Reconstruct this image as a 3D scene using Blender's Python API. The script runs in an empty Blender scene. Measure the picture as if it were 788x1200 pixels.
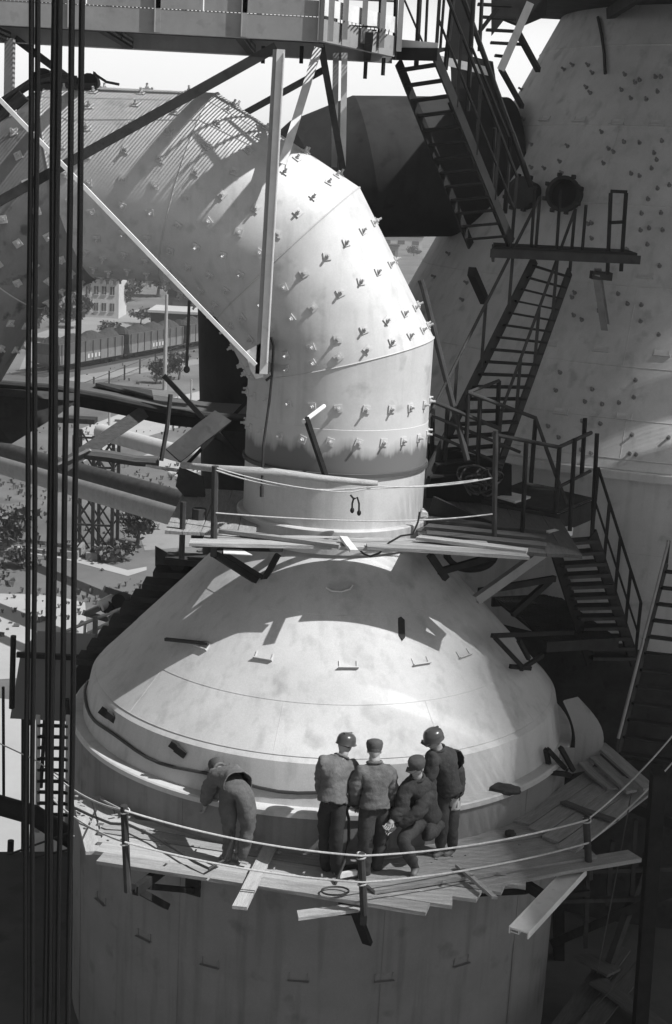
import bpy, bmesh, math, random
from mathutils import Vector, Matrix, noise, Quaternion
random.seed(7)
C = bpy.context.scene.collection
sc = bpy.context.scene
V = Vector
R_ = math.radians
# ------------------------------------------------------------------ camera, sky, sun, exposure
CAM_H, PITCH, ROLL, FPX = 20.0, R_(13), R_(3), 1667.0
_U0 = V((0, math.sin(PITCH), math.cos(PITCH))); _R0 = V((1, 0, 0)); FWD = V((0, math.cos(PITCH), -math.sin(PITCH)))
RGT = _R0*math.cos(ROLL) + _U0*math.sin(ROLL); UPV = -_R0*math.sin(ROLL) + _U0*math.cos(ROLL)
cam = bpy.data.cameras.new('camera'); cam_o = bpy.data.objects.new('camera', cam); C.objects.link(cam_o)
cam.sensor_fit = 'VERTICAL'; cam.sensor_height = 36; cam.lens = FPX/1200*36; cam.clip_end = 9000; cam.clip_start = .5
m3 = Matrix((RGT, UPV, -FWD)).transposed(); cam_o.matrix_world = Matrix.Translation((0, 0, CAM_H)) @ m3.to_4x4()
sc.camera = cam_o
SUN_AZ, SUN_EL = R_(74), R_(52)            # azimuth measured from straight behind the camera towards its right
SUN = V((math.sin(SUN_AZ)*math.cos(SUN_EL), -math.cos(SUN_AZ)*math.cos(SUN_EL), math.sin(SUN_EL)))
w = bpy.data.worlds.new('World'); sc.world = w; w.use_nodes = True
nt = w.node_tree; bg = nt.nodes['Background']
sky = nt.nodes.new('ShaderNodeTexSky'); sky.sky_type = 'NISHITA'; sky.sun_disc = False
sky.sun_elevation = SUN_EL; sky.sun_rotation = math.atan2(SUN.x, SUN.y); sky.dust_density = 3.0
bw = nt.nodes.new('ShaderNodeRGBToBW')
nt.links.new(sky.outputs[0], bw.inputs[0]); bg.inputs[1].default_value = .05
# pale summer haze lying along the whole horizon
tcw = nt.nodes.new('ShaderNodeTexCoord'); sxw = nt.nodes.new('ShaderNodeSeparateXYZ'); nt.links.new(tcw.outputs['Generated'], sxw.inputs[0])
mrw = nt.nodes.new('ShaderNodeMapRange'); mrw.interpolation_type = 'SMOOTHSTEP'; mrw.inputs[1].default_value = .09; mrw.inputs[2].default_value = .19; mrw.inputs[3].default_value = 10.5; mrw.inputs[4].default_value = 0
nt.links.new(sxw.outputs['Z'], mrw.inputs[0]); adw = nt.nodes.new('ShaderNodeMath'); adw.operation = 'ADD'
nt.links.new(bw.outputs[0], adw.inputs[0]); nt.links.new(mrw.outputs[0], adw.inputs[1]); nt.links.new(adw.outputs[0], bg.inputs[0])
sl = bpy.data.lights.new('sun', 'SUN'); sl.energy = 4.2; sl.angle = R_(.55); sl.color = (1, 1, 1)
so = bpy.data.objects.new('sun', sl); C.objects.link(so); so.rotation_euler = SUN.to_track_quat('Z', 'Y').to_euler(); so.location = SUN*60
sc.view_settings.view_transform = 'Standard'; sc.view_settings.look = 'None'; sc.view_settings.exposure = .62; sc.view_settings.gamma = 1

# ------------------------------------------------------------------ helpers
def ray(x, y): return (FWD + RGT*((x-394)/FPX) - UPV*((y-600)/FPX))
def at(x, y, Y):
    d = ray(x, y); t = Y/d.y; return V((d.x*t, Y, CAM_H + d.z*t))
def atz(x, y, z):
    d = ray(x, y); t = (z-CAM_H)/d.z; return V((d.x*t, d.y*t, z))

def mat(name, base, var=.12, scale=3, rough=.6, metal=0, bump=.1, streak=0, spots=0, spot_col=.08, stretch=(1, 1, 1), fine=0, spec=.4):
    m = bpy.data.materials.new(name); m.use_nodes = True; n = m.node_tree.nodes; l = m.node_tree.links
    b = n['Principled BSDF']; b.inputs['Roughness'].default_value = rough; b.inputs['Metallic'].default_value = metal; b.inputs['Specular IOR Level'].default_value = spec
    tc = n.new('ShaderNodeTexCoord'); mp = n.new('ShaderNodeMapping'); mp.inputs['Scale'].default_value = stretch
    l.new(tc.outputs['Object'], mp.inputs[0])
    t = n.new('ShaderNodeTexNoise'); t.inputs['Scale'].default_value = scale; t.inputs['Detail'].default_value = 8; t.inputs['Roughness'].default_value = .65
    l.new(mp.outputs[0], t.inputs['Vector'])
    mr = n.new('ShaderNodeMapRange'); mr.inputs[1].default_value = .3; mr.inputs[2].default_value = .7
    mr.inputs[3].default_value = base*(1-var); mr.inputs[4].default_value = min(.9, base*(1+var)); l.new(t.outputs['Fac'], mr.inputs[0])
    val = mr.outputs[0]
    def mul(val, fac_out, lo, hi, to):
        r = n.new('ShaderNodeMapRange'); r.inputs[1].default_value = lo; r.inputs[2].default_value = hi; r.inputs[3].default_value = 1; r.inputs[4].default_value = to
        r.clamp = True; l.new(fac_out, r.inputs[0]); mm = n.new('ShaderNodeMath'); mm.operation = 'MULTIPLY'; l.new(val, mm.inputs[0]); l.new(r.outputs[0], mm.inputs[1]); return mm.outputs[0]
    if streak:
        mp2 = n.new('ShaderNodeMapping'); mp2.inputs['Scale'].default_value = (5, 5, .35); l.new(tc.outputs['Object'], mp2.inputs[0])
        t2 = n.new('ShaderNodeTexNoise'); t2.inputs['Scale'].default_value = 1.3; t2.inputs['Detail'].default_value = 6; l.new(mp2.outputs[0], t2.inputs['Vector'])
        val = mul(val, t2.outputs['Fac'], .52, .75, 1-streak)
    if spots:
        t3 = n.new('ShaderNodeTexNoise'); t3.inputs['Scale'].default_value = scale*2.3; t3.inputs['Detail'].default_value = 5; l.new(mp.outputs[0], t3.inputs['Vector'])
        val = mul(val, t3.outputs['Fac'], .60, .70, 1-spots)
    if fine:
        t4 = n.new('ShaderNodeTexNoise'); t4.inputs['Scale'].default_value = 60; t4.inputs['Detail'].default_value = 3; l.new(tc.outputs['Object'], t4.inputs['Vector'])
        val = mul(val, t4.outputs['Fac'], .3, .7, 1-fine)
    l.new(val, b.inputs['Base Color'])
    if bump:
        t5 = n.new('ShaderNodeTexNoise'); t5.inputs['Scale'].default_value = scale*3; t5.inputs['Detail'].default_value = 6; l.new(mp.outputs[0], t5.inputs['Vector'])
        bp = n.new('ShaderNodeBump'); bp.inputs['Strength'].default_value = bump; bp.inputs['Distance'].default_value = .02
        l.new(t5.outputs['Fac'], bp.inputs['Height']); l.new(bp.outputs[0], b.inputs['Normal'])
    return m

M = dict(
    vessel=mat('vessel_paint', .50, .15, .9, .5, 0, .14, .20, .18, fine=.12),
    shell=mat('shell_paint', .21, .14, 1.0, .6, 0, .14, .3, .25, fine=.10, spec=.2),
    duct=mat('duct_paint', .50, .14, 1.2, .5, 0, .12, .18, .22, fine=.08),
    soot_shade=mat('soot_shade_duct_paint', .21, .2, 1.6, .6, 0, .10, .25, .6, fine=.08),  # tone lowered for mottled soot and also for shade on these sections
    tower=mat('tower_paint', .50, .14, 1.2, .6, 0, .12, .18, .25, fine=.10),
    darkduct=mat('shade_dark_duct', .032, .25, 1.4, .75, 0, .1, .2, .3, spec=.08),  # very dark tone stands in for the shade on the rear duct
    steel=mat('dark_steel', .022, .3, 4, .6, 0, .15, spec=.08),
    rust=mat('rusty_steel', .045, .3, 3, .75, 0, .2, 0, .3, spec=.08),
    grey=mat('grey_painted_steel', .26, .12, 3, .55, 0, .1, .15, .15),
    pale=mat('pale_painted_steel', .62, .1, 4, .5, 0, .06, .12, .15),
    bolt=mat('bolt_plate', .48, .15, 9, .5, 0, .1),
    wood=mat('weathered_wood', .36, .22, 3, .8, 0, .35, 0, .12, stretch=(1, 9, 9), fine=.2),
    wood2=mat('grey_wood', .27, .25, 3, .85, 0, .35, 0, .2, stretch=(1, 9, 9), fine=.2),
    woodmid=mat('scaffold_wood', .26, .25, 3, .85, 0, .35, 0, .25, stretch=(1, 9, 9), fine=.15),
    wooddark=mat('old_wood', .08, .3, 3, .85, 0, .3, 0, .3, stretch=(1, 9, 9)),
    rope=mat('hemp_rope', .42, .2, 30, .9, 0, .3),
    wire=mat('wire_rope', .012, .3, 60, .55, 0, .4, spec=.08),
    rubber=mat('rubber_hose', .03, .2, 10, .5, 0, .1),
    grass=mat('dry_grass', .13, .4, .09, .95, 0, .4, 0, .35, fine=.3),
    road=mat('pale_concrete', .33, .1, .3, .85, 0, .1, 0, .1, fine=.1),
    yard=mat('yard_concrete', .20, .15, .3, .85, 0, .1, 0, .15),
    slab=mat('dusty_roof', .07, .3, .8, .85, 0, .2, 0, .3),
    coal=mat('coal', .03, .4, 5, .9, 0, .6),
    wagon=mat('wagon_paint', .06, .2, 1.5, .7, 0, .1, .3, .2),
    wagonlight=mat('wagon_panel', .13, .15, 1.5, .7, 0, .1, .3, .2),
    plaster=mat('plaster', .40, .12, .5, .85, 0, .1, .15, .1),
    roof=mat('sheet_roof', .38, .12, .6, .7, 0, .1),
    glass=mat('window_glass', .05, .1, 1, .1, 0, 0),
    leaf=mat('foliage', .12, .4, 2, .8, 0, 0, spec=.1),
    bark=mat('bark', .09, .3, 6, .9, 0, .3),
    jacketlight=mat('worn_denim', .11, .25, 9, .9, 0, .5, 0, .2, fine=.15),
    jacketdark=mat('dark_cloth', .035, .3, 9, .9, 0, .5, 0, .2, fine=.15),
    trousers=mat('trouser_cloth', .038, .3, 9, .9, 0, .5, 0, .2, fine=.15),
    trousersblack=mat('black_cloth', .018, .3, 9, .9, 0, .5, fine=.15),
    trousersgrey=mat('grey_trouser_cloth', .085, .3, 9, .9, 0, .5, 0, .2, fine=.15),
    skin=mat('skin', .30, .08, 8, .55, 0, .05),
    boot=mat('boot_leather', .16, .3, 12, .6, 0, .2),
    helmet=mat('helmet_shell', .05, .12, 8, .28, 0, .03),
    cap=mat('cap_cloth', .06, .2, 12, .9, 0, .3),
)

class MB:
    def __init__(s): s.v = []; s.f = []
    def add(s, vs, fs):
        o = len(s.v); s.v += [V(v) for v in vs]; s.f += [tuple(i+o for i in f) for f in fs]; return s
    def box(s, c, sx, sy, sz, rot=None):
        rot = rot or Matrix.Identity(3)
        vs = [V(c) + rot @ V((x*sx/2, y*sy/2, z*sz/2)) for x in (-1, 1) for y in (-1, 1) for z in (-1, 1)]
        return s.add(vs, [(0, 1, 3, 2), (4, 6, 7, 5), (0, 4, 5, 1), (2, 3, 7, 6), (0, 2, 6, 4), (1, 5, 7, 3)])
    def beam(s, a, b, wd, ht, up=(0, 0, 1), off=(0, 0)):
        a, b, up = V(a), V(b), V(up); d = (b-a); L = d.length; d.normalize()
        sd = d.cross(up)
        if sd.length < 1e-3: sd = d.cross(V((0, 1, 0)))
        sd.normalize(); u = sd.cross(d).normalized()
        rot = Matrix((d, sd, u)).transposed()
        return s.box((a+b)/2 + sd*off[0] + u*off[1], L, wd, ht, rot)
    def angle(s, a, b, wd, t=.012, up=(0, 0, 1), flip=1):
        s.beam(a, b, wd, t, up); return s.beam(a, b, t, wd, up, (flip*(wd-t)/2, wd/2+t/2))
    def channel(s, a, b, ht, fl, t=.012, up=(0, 0, 1), side=1):
        s.beam(a, b, t, ht, up)
        s.beam(a, b, fl, t, up, (side*(fl/2+t/2), ht/2-t/2)); return s.beam(a, b, fl, t, up, (side*(fl/2+t/2), -ht/2+t/2))
    def tube(s, path, r, n=8, cap=True, closed=False):
        path = [V(p) for p in path]; N = len(path); rings = []; prev = None
        for i, p in enumerate(path):
            a = path[i-1] if (i or closed) else p; b = path[(i+1) % N] if (i < N-1 or closed) else p
            d = (b-a).normalized()
            if prev is None:
                q = d.cross(V((0, 0, 1)));  q = q if q.length > .05 else d.cross(V((1, 0, 0)))
            else: q = prev - d*prev.dot(d)
            q.normalize(); prev = q; u = d.cross(q)
            rr = r[i] if isinstance(r, (list, tuple)) else r
            rings.append([p + (q*math.cos(k*2*math.pi/n) + u*math.sin(k*2*math.pi/n))*rr for k in range(n)])
        o = len(s.v)
        for g in rings: s.v += g
        for i in range(N if closed else N-1):
            j = (i+1) % N
            for k in range(n):
                s.f.append((o+i*n+k, o+i*n+(k+1) % n, o+j*n+(k+1) % n, o+j*n+k))
        if cap and not closed:
            s.f.append(tuple(o+k for k in range(n))[::-1]); s.f.append(tuple(o+(N-1)*n+k for k in range(n)))
        return s
    def lathe(s, prof, n=96, c=(0, 0), a0=0, a1=360, capb=False):
        full = abs(a1-a0-360) < 1e-6; m = n if full else n+1; o = len(s.v)
        for (r, z) in prof:
            for k in range(m):
                a = R_(a0 + (a1-a0)*k/n); s.v.append(V((c[0]+r*math.cos(a), c[1]+r*math.sin(a), z)))
        for i in range(len(prof)-1):
            for k in range(n):
                k2 = (k+1) % m
                s.f.append((o+i*m+k, o+i*m+k2, o+(i+1)*m+k2, o+(i+1)*m+k))
        return s
    def prism(s, pts, d):
        d = V(d); n = len(pts); pts = [V(p) for p in pts]
        return s.add(pts + [p+d for p in pts], [tuple(range(n))[::-1], tuple(range(n, 2*n))] + [(i, (i+1) % n, n+(i+1) % n, n+i) for i in range(n)])
    def sphere(s, c, rx, ry, rz, nu=12, nv=8, rot=None, fn=None):
        rot = rot or Matrix.Identity(3); o = len(s.v); c = V(c)
        for i in range(nv+1):
            th = math.pi*i/nv
            for k in range(nu):
                ph = 2*math.pi*k/nu; d = V((math.sin(th)*math.cos(ph), math.sin(th)*math.sin(ph), math.cos(th)))
                p = V((d.x*rx, d.y*ry, d.z*rz));  p = fn(d, p) if fn else p
                s.v.append(c + rot @ p)
        for i in range(nv):
            for k in range(nu):
                s.f.append((o+i*nu+k, o+(i+1)*nu+k, o+(i+1)*nu+(k+1) % nu, o+i*nu+(k+1) % nu))
        return s
    def mesh(s, name, off=V((0, 0, 0)), smooth=None):
        me = bpy.data.meshes.new(name); me.from_pydata([tuple(v-off) for v in s.v], [], s.f)
        bm = bmesh.new(); bm.from_mesh(me); bmesh.ops.recalc_face_normals(bm, faces=bm.faces); bm.to_mesh(me); bm.free()
        if smooth:
            for p in me.polygons: p.use_smooth = True
            me.set_sharp_from_angle(angle=R_(smooth))
        return me

def wpos(o):
    p = V((0, 0, 0))
    while o is not None: p = p + o.location; o = o.parent
    return p
def link(name, me, mt=None, parent=None):
    o = bpy.data.objects.new(name, me); C.objects.link(o)
    if mt is not None and not me.materials: me.materials.append(mt)
    if parent is not None: o.parent = parent
    return o
def obj(name, mb, mt, parent=None, smooth=None, label=None, kind=None):
    off = wpos(parent) if parent else V((0, 0, 0))
    o = link(name, mb.mesh(name, off, smooth), mt, parent)
    if label: o['label'] = label
    if kind: o['kind'] = kind
    return o
def thing(name, label, cat, loc=(0, 0, 0), group=None):
    o = bpy.data.objects.new(name, None); C.objects.link(o); o.location = V(loc); o['label'] = label; o['category'] = cat
    o.empty_display_size = .2
    if group: o['group'] = group
    return o
def solo(name, mb, mt, label, cat, smooth=None, group=None):
    base = V((sum(v.x for v in mb.v)/len(mb.v), sum(v.y for v in mb.v)/len(mb.v), min(v.z for v in mb.v)))
    o = link(name, mb.mesh(name, base, smooth), mt); o.location = base; o['label'] = label; o['category'] = cat
    if group: o['group'] = group
    return o
def struct(name, mb, mt, smooth=None, kind='structure'):
    o = link(name, mb.mesh(name, V((0, 0, 0)), smooth), mt); o['kind'] = kind; return o
def piece(name, me, Mw, parent):
    """a copy of a shared mesh placed by a world matrix under its parent"""
    o = bpy.data.objects.new(name, me); C.objects.link(o); o.parent = parent
    o.matrix_local = Matrix.Translation(-wpos(parent)) @ Mw; return o
def frame(p, x, z):
    z = V(z).normalized(); x = V(x); x = (x - z*x.dot(z)).normalized(); y = z.cross(x)
    return Matrix.Translation(p) @ Matrix((x, y, z)).transposed().to_4x4()

# shared meshes ------------------------------------------------------
def bolt_mesh(ps, sr, L):
    b = MB(); b.box((0, 0, .008), ps, ps, .016); b.tube([(0, 0, .01), (0, 0, L*.45)], sr*1.7, 6); b.tube([(0, 0, L*.45), (0, 0, L)], sr, 6)
    me = b.mesh('anchor_bolt'); me.materials.append(M['bolt']); return me
BOLT = bolt_mesh(.105, .017, .085)
_s = MB(); _s.tube([(0, 0, 0), (0, 0, .09)], .021, 7); _s.tube([(0, 0, 0), (0, 0, .015)], .038, 7); STUD = _s.mesh('stud'); STUD.materials.append(M['shell'])
_s = MB(); _s.box((0, .055, .03), .27, .014, .06); _s.box((-.115, 0, .012), .012, .10, .024); _s.box((.115, 0, .012), .012, .10, .024); _s.box((0, .0, .005), .22, .1, .010)
LUG = _s.mesh('lug'); LUG.materials.append(M['bolt']); SHELL_LUG = _s.mesh('shell_lug'); SHELL_LUG.materials.append(M['shell'])

def hit(x, y, rf, ax, n=4000, t0=10, t1=40):
    """first point of the pixel's ray on the surface of revolution r = rf(z) about the vertical axis ax; with its outward normal"""
    d = ray(x, y); prev = None
    for i in range(n):
        t = t0 + (t1-t0)*i/n; p = V((0, 0, CAM_H)) + d*t; r = rf(p.z)
        if r is None: continue
        if math.hypot(p.x-ax[0], p.y-ax[1]) < r:
            dr = ((rf(p.z+.02) or r) - (rf(p.z-.02) or r))/.04
            h = V((p.x-ax[0], p.y-ax[1], 0)).normalized(); return p, (h - V((0, 0, dr))).normalized()
    return None, None

# ------------------------------------------------------------------ setting: ground, roads
g = MB(); N = 40
g.add([(-1500, -150, 0), (1500, -150, 0), (1500, 3000, 0), (-1500, 3000, 0)], [(0, 1, 2, 3)])
struct('ground', g, M['grass'])
def sheet(name, pts, z, m):
    b = MB(); b.add([atz(x, y, z) for x, y in pts], [tuple(range(len(pts)))]); return struct(name, b, m)
sheet('road', [(88, 545), (88, 505), (170, 474), (235, 458), (310, 452), (310, 480), (240, 492), (160, 515)], .012, M['road'])
sheet('road', [(165, 535), (245, 505), (310, 490), (310, 530), (210, 560)], .012, M['road'])
sheet('path', [(-20, 632), (75, 648), (150, 668), (172, 664), (172, 668), (150, 675), (75, 655), (-20, 640)], .016, M['road'])
sheet('yard', [(-60, 694), (60, 697), (100, 706), (104, 770), (60, 792), (-60, 800)], .012, M['road'])
sheet('yard', [(-60, 812), (110, 830), (110, 1000), (-60, 1020)], .02, M['road'])
sheet('path', [(150, 590), (225, 585), (235, 640), (170, 645)], .014, M['yard'])
sheet('embankment', [(40, 392), (100, 372), (235, 352), (300, 380), (235, 396), (100, 425), (20, 440)], .012, M['yard'])
sheet('path', [(10, 470), (90, 440), (290, 412), (290, 418), (90, 449), (10, 482)], .014, M['yard'])

# base deck under the vessels
DZ = 7.9
b = MB(); b.prism([(-12, 12, DZ-1), (14, 12, DZ-1), (14, 40, DZ-1), (-3, 40, DZ-1), (-3.0, 24.0, DZ-1), (-12, 22.9, DZ-1)], (0, 0, 1))
b.prism([(-12, 12, -.5), (14, 12, -.5), (14, 40, -.5), (-3, 40, -.5), (-3.0, 24.0, -.5), (-12, 22.9, -.5)], (0, 0, DZ-.5))
struct('base_deck', b, M['slab'])

# ------------------------------------------------------------------ main vessel
AX = (-.05, 20.0)
def main_r(z):
    if z > 15.35: return 1.29
    if z > 12.95: return 3.38 - (z-12.95)/1.03
    if z > 12.42: return 3.40 + (12.925-z)/.495*.11
    if z > 7.8: return 3.63
    return None
ves = thing('dome_vessel', 'great riveted steel vessel with pale conical dome on which the five workers stand', 'vessel', (AX[0], AX[1], DZ))
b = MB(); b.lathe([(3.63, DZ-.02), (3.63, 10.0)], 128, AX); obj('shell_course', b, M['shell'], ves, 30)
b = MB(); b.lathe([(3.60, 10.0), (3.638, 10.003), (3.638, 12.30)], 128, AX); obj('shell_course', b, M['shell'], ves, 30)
b = MB(); b.lathe([(3.30, 12.40), (3.66, 12.39), (3.68, 12.375), (3.68, 12.31), (3.6, 12.30)], 128, AX); obj('ledge', b, M['vessel'], ves, 30)
b = MB(); b.lathe([(3.515, 12.39), (3.51, 12.42), (3.405, 12.925), (3.34, 12.99)], 128, AX); obj('skirt', b, M['vessel'], ves, 14)
rr = [3.345, 2.84, 1.95, 1.30]; zz = lambda r: 12.95 + (3.38-r)*1.03
for i in range(3):
    a, c = rr[i], rr[i+1]; e = .0035*(i)
    b = MB(); b.lathe([(a-.01, zz(a)-.02), (a+.004+e, zz(a)+.004+e), (c+e+.004, zz(c)+e+.004), (c-.01, zz(c))], 128, AX); obj('dome_course', b, M['vessel'], ves, 30)
    b = MB(); b.tube([(AX[0]+(a+.003)*math.cos(t*math.pi/64), AX[1]+(a+.003)*math.sin(t*math.pi/64), zz(a)+.004) for t in range(128)], .005, 5, closed=True); obj('weld_seam', b, M['vessel'], ves, 40)
for az, i in ((-62, 0), (-100, 0), (-140, 0), (-30, 0), (-80, 1), (-120, 1), (-48, 1), (-96, 2), (-150, 1)):
    a, c = rr[i], rr[i+1]; q = R_(az); f = lambda r: V((AX[0]+(r+.003)*math.cos(q), AX[1]+(r+.003)*math.sin(q), zz(r)+.003))
    b = MB(); b.tube([f(a), f(c)], .004, 5); obj('weld_seam', b, M['vessel'], ves)
for az in (-75, -118, -40, -155):
    q = R_(az); b = MB(); b.tube([(AX[0]+3.64*math.cos(q), AX[1]+3.64*math.sin(q), DZ), (AX[0]+3.64*math.cos(q), AX[1]+3.64*math.sin(q), 12.3)], .006, 5); obj('weld_seam', b, M['shell'], ves)
for x, y in ((310, 769), (408, 779), (492, 775), (542, 766), (238, 756), (120, 1052), (170, 1095), (247, 1127), (350, 1144), (450, 1144), (540, 1125)):
    p, n = hit(x, y, main_r, AX); piece('lug', LUG if y < 1000 else SHELL_LUG, frame(p, n.cross(V((0, 0, 1))), n), ves)
b = MB(); p, n = hit(247, 757, main_r, AX); b.beam(p+n*.06, at(194, 749, p.y+.25), .05, .04); obj('arm', b, M['rust'], ves)
b = MB(); p, n = hit(469, 738, main_r, AX); dn = n.cross(V((1, 0, 0))).normalized(); dn = dn if dn.z < 0 else -dn
b.prism([p+n*.01+dn*(-.16)+V((-.045, 0, 0)), p+n*.01+dn*(-.19)+V((0, 0, 0)), p+n*.01+dn*(-.14)+V((.05, 0, 0)), p+n*.01+dn*.13+V((.06, 0, 0)), p+n*.01+dn*.17+V((.03, 0, 0)), p+n*.01+dn*.1+V((-.03, 0, 0))], n*.02); obj('cover_plate', b, M['rust'], ves)
b = MB(); hk = [hit(x, y, main_r, AX) for x, y in ((382, 690), (388, 694), (400, 695), (410, 692), (413, 687))]; b.tube([p+n*.04 for p, n in hk], .012, 6); obj('lifting_eye', b, M['pale'], ves)
# neck collar and foot flange
b = MB(); b.lathe([(1.29, 15.2), (1.29, 16.15)], 96, AX); obj('neck', b, M['vessel'], ves, 30)
b = MB(); b.lathe([(1.285, 16.15), (1.325, 16.155), (1.325, 16.205), (1.285, 16.21)], 96, AX); obj('collar', b, M['slab'], ves, 30)
b = MB(); b.lathe([(1.38, 15.10), (1.38, 15.42), (1.36, 15.435), (1.285, 15.44)], 96, AX); obj('neck_flange', b, M['vessel'], ves, 30)

# ------------------------------------------------------------------ mitred elbow duct on the vessel
DR = 1.29
th = R_(3); hx = V((-math.cos(th), math.sin(th), 0))        # in-plane direction, to the left and slightly away
RB, ZC = 3.0, 16.82
def bend(a_deg, rad): a = R_(a_deg); return V((AX[0], AX[1], ZC)) + hx*(RB - rad*math.cos(a)) + V((0, 0, rad*math.sin(a)))
rv = RB/math.cos(R_(15))
axis = [V((AX[0], AX[1], 16.21)), bend(15, rv), bend(45, rv), bend(75, rv), bend(105, rv), bend(135, rv)]
axis.append(axis[-1] + (hx*math.sin(R_(30)) - V((0, 0, math.cos(R_(30)))))*8.0)
dirs = [(axis[i+1]-axis[i]).normalized() for i in range(len(axis)-1)]
duct = thing('elbow_duct', 'huge pale steel elbow duct studded with bolts arching over to the left from the dome', 'duct', axis[0])
side = hx.cross(V((0, 0, 1))).normalized()                  # horizontal normal of the bend plane
side = side if side.y < 0 else -side
ROWS = {0: (.30, .62), 1: (-.42, -.28, .02, .28), 2: (-.36, -.12, .14, .38), 3: (-.34, -.08, .2, .38), 4: (-.3, 0, .3), 5: (-.42, -.37)}
for i, d in enumerate(dirs):
    nin = V((0, 0, 1)) if i == 0 else (dirs[i-1]+d).normalized()
    nout = d if i == len(dirs)-1 else (d+dirs[i+1]).normalized()
    u = side; v = d.cross(u).normalized()
    v = v if v.dot(-hx) + v.z*.9 > 0 else -v                # outer side of the bend
    def pt(plane_p, pn, ang, r=DR):
        o = (u*math.cos(ang) + v*math.sin(ang))*r; s = -(o.dot(pn))/d.dot(pn); return plane_p + o + d*s
    b = MB(); n = 80
    A = [pt(axis[i], nin, 2*math.pi*k/n) for k in range(n)]; B = [pt(axis[i+1], nout, 2*math.pi*k/n) for k in range(n)]
    b.add(A+B, [(k, (k+1) % n, n+(k+1) % n, n+k) for k in range(n)])
    sec = obj('duct_section', b, M['soot_shade'] if i in (4, 5) else M['duct'], duct, 40)
    if i < len(dirs)-1:
        b = MB(); b.tube([q + (q-axis[i+1]).normalized()*.002 for q in B], .011, 5, closed=True); obj('weld_seam', b, M['duct'], duct, 40)
    mid, L = (axis[i]+axis[i+1])/2, (axis[i+1]-axis[i]).length
    for ri, fr in enumerate(ROWS[i]):
        for k in range(22):
            ang = 2*math.pi*(k+.25*(ri % 2))/22 + .1*i + random.uniform(-.02, .02)
            o = u*math.cos(ang) + v*math.sin(ang)
            if o.y > .35 and o.z < .6: continue
            skew = DR*math.sin(ang)*math.tan(R_(15))*(abs(fr)*2)*(1 if fr > 0 else -1) if i else 0
            p = mid + d*(L*(fr-.5 if i == 0 else fr) + skew*(1 if 0 < i < 5 else 0)) + o*DR
            fm = frame(p, d + u.cross(d)*random.uniform(-.4, .4), o)
            piece('anchor_bolt', BOLT, fm, sec)
# soot-stained wear band and pole at the foot of the elbow
mm = bpy.data.materials.new('sooty_band'); mm.use_nodes = True; n_ = mm.node_tree.nodes; l_ = mm.node_tree.links
tc = n_.new('ShaderNodeTexCoord'); sx = n_.new('ShaderNodeSeparateXYZ'); l_.new(tc.outputs['Object'], sx.inputs[0])
mpn = n_.new('ShaderNodeMapping'); mpn.inputs['Scale'].default_value = (3, 3, .5); l_.new(tc.outputs['Object'], mpn.inputs[0])
nz = n_.new('ShaderNodeTexNoise'); nz.inputs['Scale'].default_value = 2; nz.inputs['Detail'].default_value = 7; l_.new(mpn.outputs[0], nz.inputs['Vector'])
ad = n_.new('ShaderNodeMath'); ad.operation = 'MULTIPLY_ADD'; l_.new(nz.outputs['Fac'], ad.inputs[0]); ad.inputs[1].default_value = -.5; l_.new(sx.outputs['Z'], ad.inputs[2])
cr = n_.new('ShaderNodeValToRGB'); l_.new(ad.outputs[0], cr.inputs[0]); cr.color_ramp.elements[0].position = 0; cr.color_ramp.elements[0].color = (.13, .13, .13, 1); cr.color_ramp.elements[1].position = .2; cr.color_ramp.elements[1].color = (.48, .48, .48, 1)
e_ = cr.color_ramp.elements.new(.08); e_.color = (.33, .33, .33, 1)
l_.new(cr.outputs[0], n_['Principled BSDF'].inputs['Base Color']); n_['Principled BSDF'].inputs['Roughness'].default_value = .6
b = MB(); b.lathe([(1.293, 16.21), (1.293, 16.80), (1.288, 16.806)], 96, AX); obj('wear_band', b, mm, duct, 30)

# ------------------------------------------------------------------ top walkway on posts
FY, BY, WZ = 18.1, 20.7, 21.94
wk = thing('overhead_walkway', 'grey steel walkway on posts and crossed braces passing over the elbow duct', 'walkway', (-3, 19.5, 21.6))
xc, xl = -.50, -9.0
P0, P1, P2, P3 = V((xl, FY, 0)), V((xc, FY, 0)), V((.45, 19.75, 0)), V((.45, BY, 0))
Zv = lambda p, z: V((p.x, p.y, z))
b = MB(); b.channel(Zv(P0, WZ-.14), Zv(P1, WZ-.14), .28, .08, side=-1); obj('front_girder', b, M['grey'], wk)
b = MB(); b.channel(Zv(P1, WZ-.14)+V((.01, 0, 0)), Zv(P2, WZ-.14), .26, .08, side=-1); obj('side_girder', b, M['grey'], wk)
b = MB(); b.channel(V((xl, BY, WZ-.14)), Zv(P3, WZ-.14), .28, .08, side=1); obj('rear_girder', b, M['grey'], wk)
for x in (-8.3, -6.6, -4.9, -3.2, -1.5, .1):
    b = MB(); b.beam((x, FY+.1, WZ-.2), (x, BY-.03, WZ-.2), .1, .14); obj('cross_beam', b, M['steel'], wk)
b = MB(); b.beam((xl, 19.6, WZ-.1), (.3, 19.6, WZ-.1), .1, .12); obj('stringer', b, M['steel'], wk)
for i in range(6):
    a = xl + i*(xc-xl)/6; b = MB(); b.beam((a+.008, FY-.004, WZ+.10), (a+(xc-xl)/6-.008, FY-.004, WZ+.10), .012, .185); obj('toe_board', b, M['grey'], wk)
b = MB(); b.beam(Zv(P1, WZ+.13)+V((.02, .02, 0)), Zv(P2, WZ+.13), .012, .2); obj('toe_board', b, M['pale'], wk)
b = MB(); x = xl
while x < .4:
    y0 = FY+.02 if x < xc else FY + (x-xc)*1.316+.03
    b.box((x, (y0+BY)/2, WZ+.012), .010, BY-y0, .018); x += .048
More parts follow.
